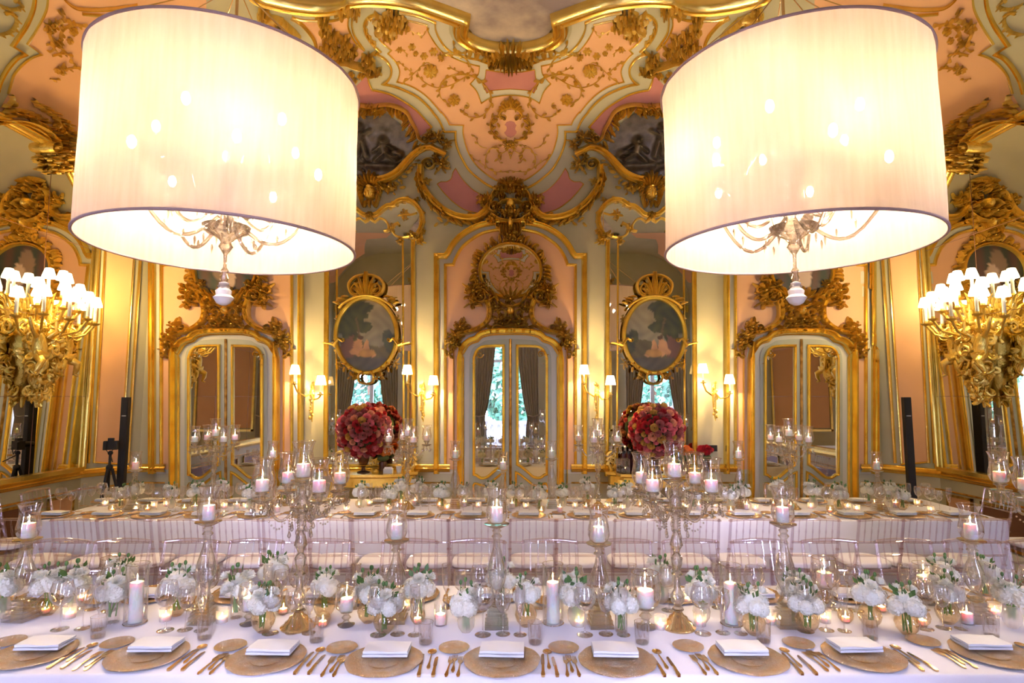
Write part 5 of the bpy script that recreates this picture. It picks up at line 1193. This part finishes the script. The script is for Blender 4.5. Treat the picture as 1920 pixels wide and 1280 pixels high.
# ================================================================== CANDLES
def flame_mb(z,s=1.): return MB().lathe([(0,z),(.0045*s,z+.006*s),(.0052*s,z+.013*s),(.003*s,z+.026*s),(0,z+.038*s)],8,cap=False)
def candle(p,z0,r,h,c=(0,0)):
    m=MB(); m.lathe([(0,z0),(r,z0),(r,z0+h-.004),(r*.93,z0+h),(r*.75,z0+h-.006),(0,z0+h-.01)],18,(c[0],c[1],0),False); cn=obj('candle',m,'wax',p)
    m=flame_mb(z0+h-.009,.8); m.v=[(x+c[0],y+c[1],z) for x,y,z in m.v]; obj('flame',m,'flame',cn)
def hurricane(p,z0,s=1.,c=(0,0),mt='glass'):
    m=MB(); m.lathe([(r*s,z0+z*s) for r,z in((.0,.004),(.028,.004),(.045,.018),(.056,.045),(.056,.07),(.047,.11),(.044,.14),(.048,.165),(.056,.185))],26,(c[0],c[1],0),False); h=obj('hurricane_glass',m,mt,p)
    m=MB(); m.tube([(c[0]+.056*s*math.cos(a),c[1]+.056*s*math.sin(a),z0+.185*s) for a in [2*PI*i/28 for i in range(29)]],.0012,5,False); obj('rim',m,'rimglass',h)
def stick(H,label):   # glass candlestick with stepped square foot and hurricane shade
    p=thing('hurricane_candlestick',label,'candlestick'); m=MB()
    for i,(w,z) in enumerate(((.12,.0),(.112,.02),(.10,.04),(.088,.06),(.078,.08))): m.box((0,0,z+.01),(w,w,.019))
    obj('stepped_foot',m,'crystal2',p,smooth=False)
    k=(H-.10)/.42; m=MB(); m.lathe([(.03,.10),(.045,.115),(.03,.135*1),(.02,.10+.07*k),(.045,.10+.13*k),(.052,.10+.17*k),(.044,.10+.22*k),(.022,.10+.30*k),(.016,.10+.35*k),(.028,.10+.365*k),(.016,.10+.38*k),(.024,.10+.395*k),(.014,.10+.405*k),(.03,H-.008),(.03,H)],24); obj('baluster_stem',m,'crystal2',p)
    m=MB(); m.lathe([(.02,H-.012),(.05,H),(.066,H+.008),(.066,H+.012),(.02,H+.008)],28); obj('drip_dish',m,'crystal2',p)
    hurricane(p,H+.008,1.02); candle(p,H+.02,.031,.075); return Pool(p)
TALL=stick(.50,'x'); SHORT=stick(.40,'x')
NS=[(41,1160,1),(382,1165,0),(741,1163,1),(931,1173,0),(1125,1172,1),(1476,1172,0),(1832,1163,1)]
for i,(px,py,sh) in enumerate(NS):
    q=onz(px,py,TZ); (SHORT if sh else TALL).put((q.x,q.y,TZ),R.uniform(-.1,.1),'%s glass candlestick with hurricane shade on the near table, %s from the left'%('shorter' if sh else 'taller',ORD[i+1]),'glass candlesticks on the near table')
FS=[(250,1),(508,0),(853,0),(943,1),(1035,0),(1388,0),(1648,1)]
for i,(px,sh) in enumerate(FS):
    q=ony(px,945,6.35 if not sh else 6.2); (SHORT if sh else TALL).put((q.x,q.y,TZ),.0,'%s glass candlestick with hurricane shade on the far table, %s from the left'%('shorter' if sh else 'taller',ORD[i+1]),'glass candlesticks on the far table')
def drops(m,c,n,L,R):
    for k in range(n): m.lathe([(.0,0),(.005,-.006),(.0,-.012)],6,(c[0],c[1],c[2]-k*.013),False)
    z=c[2]-n*.013; m.lathe([(.0,z),(.004,z-.008),(.010,z-L*.65),(.006,z-L*.9),(0,z-L)],6,(c[0],c[1],0),False)
def candelabra():
    p=thing('crystal_candelabra','x','candelabra'); m=MB()
    m.lathe([(.0,0),(.085,0),(.088,.008),(.07,.018),(.066,.03),(.05,.04),(.045,.055),(.028,.065),(.02,.08)],32,cap=False); obj('round_foot',m,'goldcrystal',p)
    m=MB(); m.lathe([(.018,.075),(.03,.09),(.018,.11),(.034,.13),(.036,.16),(.018,.19),(.014,.25),(.03,.265),(.014,.28),(.026,.31),(.03,.345),(.014,.37),(.02,.39),(.034,.41),(.024,.45),(.012,.475),(.022,.48),(.022,.487),(.013,.49),(.013,.575)],20); obj('stem',m,'crystal',p)
    m=MB(); m.lathe([(.02,.565),(.055,.585),(.06,.60),(.03,.605),(.03,.65),(.02,.66),(.018,.70),(.032,.715),(.06,.735),(.062,.74),(.02,.742)],24); obj('centre_bowl',m,'crystal',p)
    RR=random.Random(3)
    for i in range(4):
        a=math.radians([200,110,290,20][i]); P=[]
        for j in range(13):
            u=j/12; r=.03+.175*u; z=.615-.075*math.sin(PI*min(1,u*1.15))+.035*u**3; P.append((r*math.cos(a),r*math.sin(a),z))
        m=MB(); m.tube(P,.0075,8); x,y,z=P[-1]; z+=.0; m.tube([(.04*math.cos(a)+.05*math.cos(a)*math.sin(u),.05*math.sin(a)+.05*math.sin(a)*math.sin(u),.69+.05*math.cos(u)) for u in [j*.4 for j in range(8)]],.004,6)
        obj('curved_arm',m,'crystal',p)
        m=MB(); m.lathe([(.012,z-.012),(.04,z),(.052,z+.008),(.052,z+.012),(.016,z+.01),(.02,z+.03),(.034,z+.04),(.034,z+.044)],20,(x,y,0)); obj('drip_dish',m,'crystal',p)
        m=MB()
        for k in range(8): b=2*PI*k/8; drops(m,(x+.047*math.cos(b),y+.047*math.sin(b),z+.004),2+(k%2),.035,RR)
        obj('pendant_drops',m,'crystal',p)
        hurricane(p,z+.042,.93,(x,y)); candle(p,z+.052,.031,.056,(x,y))
    m=MB()
    for k in range(10): b=2*PI*k/10; drops(m,(.058*math.cos(b),.058*math.sin(b),.59),5+3*(k%2),.04,RR)
    for k in range(4):
        b=math.radians(65+90*k)
        for j in range(12): u=j/11; m.ball((.05*math.cos(b)*(1-u)+.19*u*math.cos(b+.75),.05*math.sin(b)*(1-u)+.19*u*math.sin(b+.75),.60-.10*math.sin(PI*u)),.005,6,4)
    obj('crystal_garland',m,'crystal',p)
    hurricane(p,.742,1.05); candle(p,.755,.034,.066); return Pool(p)
M['goldcrystal']=mat('amber_crystal_foot',(.85,.58,.26),.12,.8)
CB_=candelabra()
for i,(px,py) in enumerate(((559,1176),(1272,1176),(1984,1176))):
    q=onz(px,py,TZ); CB_.put((q.x,q.y,TZ),(.37,.41,.1)[i],['five-light crystal candelabra on the left half of the near table','five-light crystal candelabra on the right half of the near table','five-light crystal candelabra cut by the right edge of the photo'][i],'crystal candelabras on the near table')
for i,px in enumerate((398,763,1122,1485)):
    q=ony(px,945,6.3); CB_.put((q.x,q.y,TZ),(.5,.1,.9,.3)[i],'five-light crystal candelabra on the far table, %s from the left'%ORD[i+1],'crystal candelabras on the far table')
# cylinder vases with tall pillar candles
p=thing('pillar_candle_vase','x','candle holder'); m=MB(); m.lathe([(0,.006),(.05,.006),(.052,0),(.054,.01),(.054,.30)],30,cap=False); obj('cylinder_glass',m,'glass',p); m=MB(); m.tube([(.054*math.cos(a),.054*math.sin(a),.30) for a in [2*PI*i/30 for i in range(31)]],.0014,5,False); m.tube([(.054*math.cos(a),.054*math.sin(a),.004) for a in [2*PI*i/30 for i in range(31)]],.003,5,False); obj('rim',m,'rimglass',p); candle(p,.008,.033,.20); PV=Pool(p)
for i,(px,py) in enumerate(((253,1168),(1037,1168),(1372,1170))):
    q=onz(px,py,TZ); PV.put((q.x,q.y,TZ),0,'tall white pillar candle in a clear cylinder vase, %s from the left'%ORD[i+1],'pillar candles on the near table')
p=thing('footed_candle_goblet','x','candle holder'); m=MB(); m.lathe([(0,0),(.042,0),(.044,.006),(.02,.014),(.012,.025),(.024,.04),(.012,.055),(.02,.062),(.03,.066)],24,cap=False); obj('foot',m,'crystal2',p); m=MB(); m.lathe([(.0,.066),(.03,.068),(.052,.09),(.06,.12),(.056,.16),(.050,.20)],28,cap=False); g_=obj('goblet_glass',m,'glass',p); m=MB(); m.tube([(.05*math.cos(a),.05*math.sin(a),.20) for a in [2*PI*i/28 for i in range(29)]],.0013,5,False); obj('rim',m,'rimglass',g_); candle(p,.075,.032,.062); GB=Pool(p)
for i,(px,py,sc) in enumerate(((466,1170,1),(649,1172,1),(1211,1175,1.35),(207,1125,1.2),(1548,1130,1.25),(1735,1130,1.1))):
    q=onz(px,py,TZ); GB.put((q.x,q.y,TZ),0,'pillar candle in a footed glass goblet on the near table, %s from the left'%ORD[sorted([207,466,649,1211,1548,1735]).index(px)+1],'candle goblets on the near table',(sc,sc,sc))
def votive(prof,mt,r=.02,h=.022):
    p=thing('votive_candle','x','candle holder'); m=MB(); m.lathe(prof,20,cap=False); obj('votive_glass',m,mt,p); candle(p,.006,r,h); return Pool(p)
VT=[votive([(0,.003),(.026,.003),(.028,0),(.030,.03),(.032,.065)],'frost'),votive([(0,.002),(.02,.0),(.036,.02),(.040,.04),(.034,.062),(.030,.068)],'vgold'),votive([(0,.003),(.03,.003),(.032,0),(.034,.05),(.034,.11)],'glass',.026,.05)]
NV=[(3,1135,1),(84,1150,1),(130,1158,0),(310,1163,0),(416,1166,0),(531,1150,1),(605,1174,1),(759,1143,0),(826,1171,2),(783,1168,1),(1085,1173,0),(1239,1178,0),(1313,1172,0),(1445,1168,0),(1547,1166,0),(1586,1166,1),(1653,1146,1),(1730,1172,1),(1814,1169,2),(1866,1153,0),(150,1128,0),(380,1140,1),(700,1130,0),(985,1128,0),(1160,1138,1),(1290,1130,0),(1500,1128,1),(1620,1128,0),(1790,1128,1),(560,1128,0)]
for i,(px,py,k) in enumerate(sorted(NV)):
    q=onz(px,py,TZ); VT[k].put((q.x,q.y,TZ),0,'lit %s votive candle on the near table, %s votive from the left'%(('frosted','amber','clear')[k],ORD[i+1]),'votive candles on the near table')
FV=[197,211,228,255,277,289,312,346,366,400,421,444,461,490,520,548,575,620,650,673,693,728,752,778,824,838,870,897,930,960,986,1015,1050,1078,1099,1139,1167,1200,1230,1252]+[1285,1310,1340,1370,1400,1416,1450,1483,1520,1556,1589,1606,1640,1680,1720,1745]
for i,px in enumerate(FV):
    k=(i*7)%3 if i%5 else 0; rr=random.Random(i); q=ony(px,945,6.08+rr.uniform(0,.46)); VT[k].put((q.x,q.y,TZ),0,'lit %s votive candle, %s from left on the %s of the far table'%(('frosted','amber','clear')[k],ORD[(i if i<28 else i-28)+1],'left half' if i<28 else 'right half'),'votive candles on the far table')
# ================================================================== WHITE BOUQUETS
def head(seed,mt,r=.042,n=60,ruf=.3):
    R=random.Random(seed); m=MB()
    for d in fib(n):
        if d.z<-.55: continue
        c=d*r*R.uniform(.86,1.05); e=d.orthogonal().normalized(); f=d.cross(e); a0=R.uniform(0,6.28); s=r*R.uniform(.24,.36)
        for k in range(4):
            a=a0+k*PI/2; u=e*math.cos(a)+f*math.sin(a); v=d.cross(u)
            m.add([c,c+(u*.75-v*.5)*s+d*s*ruf*R.uniform(.3,1.2),c+u*s*1.25+d*s*ruf*.6,c+(u*.75+v*.5)*s+d*s*ruf*R.uniform(.3,1.2)],[(0,1,2,3)])
    m.ball((0,0,0),r*.95,14,10); return m.mesh('blossom',mt)
def lisi(seed,mt,r=.028):
    R=random.Random(seed); m=MB()
    for lay,(rr,zz,n) in enumerate([(1.,0,6),(.75,.1,5),(.5,.2,5),(.28,.3,4)]):
        for i in range(n):
            a0=2*PI*i/n+lay*.6+R.uniform(-.15,.15)
            m.grid(lambda u,v:((lambda a,q,h:(q*math.cos(a)*r,q*math.sin(a)*r,h*r))(a0+(u-.5)*1.6,rr*(.15+.85*v)*(1+.1*math.sin(u*11)),zz+v*(.9-.3*rr)+.1*math.sin(u*8)*v)),5,3)
    return m.mesh('blossom',mt)
HD=[head(1,'petal'),head(2,'petal'),head(3,'petal_c'),head(4,'petal_c',ruf=.5)]; LS=[lisi(5,'petal'),lisi(6,'petal_c'),lisi(7,'petal')]
def foliage(seed,R0):
    R=random.Random(seed); m=MB()
    for k in range(9):
        a=R.uniform(0,6.28); q=R.uniform(.5,1)*R0; c=Vector((q*math.cos(a),q*math.sin(a),.005+R.uniform(0,.03))); dr=Vector((math.cos(a)*.6,math.sin(a)*.6,R.uniform(.5,1.4))).normalized(); L=R.uniform(.025,.05); s=dr.orthogonal().normalized()*L*.28
        m.add([c,c+dr*L*.5+s,c+dr*L,c+dr*L*.5-s],[(0,1,2,3)])
    for k in range(3):
        a=R.uniform(0,6.28); q=R0*.6; c=Vector((q*math.cos(a),q*math.sin(a),.03)); m.tube([c,c+Vector((0,0,.035))],.0015,5); m.ball(tuple(c+Vector((0,0,.042))),.008,7,6,(1,1,1.5))
    return m
def bouquet(seed,kind):
    p=thing('white_bouquet','x','flowers'); R=random.Random(seed)
    spec=[(0,0,.01,1.15)]+[(.042*math.cos(a),.042*math.sin(a),-.01+R.uniform(-.01,.012),R.uniform(.8,1.)) for a in [2*PI*i/5+R.random() for i in range(5)]]
    for i,(x,y,z,s) in enumerate(spec):
        me=R.choice(HD if kind!=2 else HD+LS); s2=s*(1.3 if me in LS else 1.); o=bpy.data.objects.new('blossom',me); COL.objects.link(o); o.parent=p; o.location=(x,y,z+.0); d=Vector((x,y,.06)); o.rotation_euler=d.to_track_quat('Z','Y').to_euler(); o.scale=(s2,)*3
    for i in range(4 if kind!=0 else 2):
        a=R.uniform(0,6.28); o=bpy.data.objects.new('blossom',R.choice(LS)); COL.objects.link(o); o.parent=p; o.location=(.05*math.cos(a),.05*math.sin(a),.045); o.rotation_euler=Vector((math.cos(a)*.7,math.sin(a)*.7,1)).to_track_quat('Z','Y').to_euler()
    mm=foliage(seed,.05); mm.v=[(x,y,z+.02) for x,y,z in mm.v]; obj('leaves',mm,'leafg',p)
    m=MB()
    for i in range(9): a=R.uniform(0,6.28); b=R.uniform(0,6.28); m.tube([(.02*math.cos(a),.02*math.sin(a),-.02),(.016*math.cos(b),.016*math.sin(b),-.12)],.0028,5)
    obj('stems',m,'stem',p); return Pool(p)
BQ=[bouquet(11,0),bouquet(12,1),bouquet(13,2),bouquet(14,1)]
def vase(prof,mt,h,wt=None):
    p=thing('flower_vase','x','vase'); m=MB(); m.lathe(prof,26,cap=False); obj('vase_glass',m,mt,p)
    r,z=prof[-1]; m=MB(); m.tube([(r*math.cos(a),r*math.sin(a),z) for a in [2*PI*i/26 for i in range(27)]],.0011,5,False); obj('rim',m,'rimglass',p); return Pool(p)
VS=[vase([(0,.004),(.030,.004),(.031,0),(.030,.06),(.033,.125)],'glass',.125),vase([(0,.002),(.025,.0),(.050,.03),(.058,.06),(.045,.095),(.026,.11),(.028,.125)],'vgold',.125),vase([(0,.002),(.022,0),(.04,.025),(.045,.055),(.036,.09),(.034,.11)],'frost',.11)]
VL=('clear straight','round amber','frosted')
NFl=[(0,1158,2),(89,1152,1),(133,1150,2),(211,1167,0),(226,1128,2),(331,1153,1),(443,1158,0),(493,1184,1),(608,1156,1),(690,1166,1),(721,1186,1),(785,1160,0),(874,1184,2),(939,1140,0),(986,1173,1),(1080,1172,2),(1165,1184,0),(1316,1166,2),(1414,1189,1),(1492,1166,0),(1514,1184,1),(1632,1174,1),(1702,1189,1),(1778,1168,1),(1899,1176,2),(510,1125,1),(1240,1130,2),(1850,1128,0),(1770,1130,2)]
for i,(px,py,k) in enumerate(sorted(NFl)):
    q=onz(px,py,TZ); tall=py<1181; sc=R.uniform(.95,1.15)
    VS[k].put((q.x,q.y,TZ),0,'%s glass flower vase on the near table, %s from the left'%(VL[k],ORD[i+1]),'flower vases on the near table')
    BQ[(i*3)%4].put((q.x,q.y,TZ+(.165 if tall else .145)),R.uniform(0,6),'white bouquet in the %s vase on the near table, %s bouquet from the left'%(VL[k],ORD[i+1]),'white bouquets on the near table',(sc,)*3)
FFl=[226,252,321,366,415,470,534,562,677,730,752,785,828,870,921,966,1010,1055,1101,1153,1175,1225,1300,1370,1392,1456,1525,1574,1630,1666,1692]
for i,px in enumerate(FFl):
    rr=random.Random(i+9); k=(i*2+1)%3; q=ony(px,945,6.6 if min(abs(px-c) for c in (398,763,1122,1485))<30 else 6.2+rr.uniform(-.02,.32)); sc=rr.uniform(.95,1.2)
    VS[k].put((q.x,q.y,TZ),0,'%s glass flower vase on the far table, %s from the left'%(VL[k],ORD[i+1]),'flower vases on the far table')
    BQ[(i*3+1)%4].put((q.x,q.y,TZ+rr.choice((.15,.165,.18))),rr.uniform(0,6),'white bouquet on the far table, %s bouquet from the left'%ORD[i+1],'white bouquets on the far table',(sc,)*3)

# ================================================================== THE OPPOSITE END OF THE COVE, seen in the mirrors
YM=3.45
def flipped(o,parent=None,child=False):
    c=o.copy(); COL.objects.link(c); c.parent=parent
    if not child: c.location=(o.location.x,2*YM-o.location.y,o.location.z); c.scale=(1,-1,1)
    for ch in list(o.children): flipped(ch,c,True)
    return c
def minz(o): return min(v.co.z for v in o.data.vertices)
wr=bpy.data.objects['wall_rear']
for o in list(wall_back.children):
    if o.type=='MESH' and minz(o)>4.3: flipped(o,wr)
for i,nm in enumerate(('trim_1','trim_2','trim_3','trim_4','trim_5','trim_6','trim_7')):
    c=flipped(bpy.data.objects[nm]); c.name='trim_%d'%(40+i)
for o in [x for x in bpy.data.objects if x.parent is None and x.name.split('.')[0] in('ceiling_vine','gilded_scroll_bracket','relief_medallion','gilded_acanthus')]:
    c=flipped(o); c['group']='carvings at the opposite end, '+o.name.split('.')[0].replace('_',' '); c['label']={'ceiling_vine':'gilded vines over the opposite cove, seen only in the mirrors','gilded_scroll_bracket':'gilded scroll bracket at the opposite end, seen only in the mirrors','gilded_acanthus':'gilded acanthus boss in the opposite end, seen only in the mirrors'}.get(o.name.split('.')[0],'dark carved relief on the opposite cove, seen only in the mirrors').replace('at the opposite','at the %s of the opposite'%('left' if min((o.matrix_basis@v.co).x if o.type=='MESH' else o.location.x+(ch.location+v.co).x for ch in list(o.children)[:1] for v in ch.data.vertices)<XC-.4 else 'right')).replace('on the opposite','on the %s of the opposite'%('left' if '.' not in o.name else 'right'))
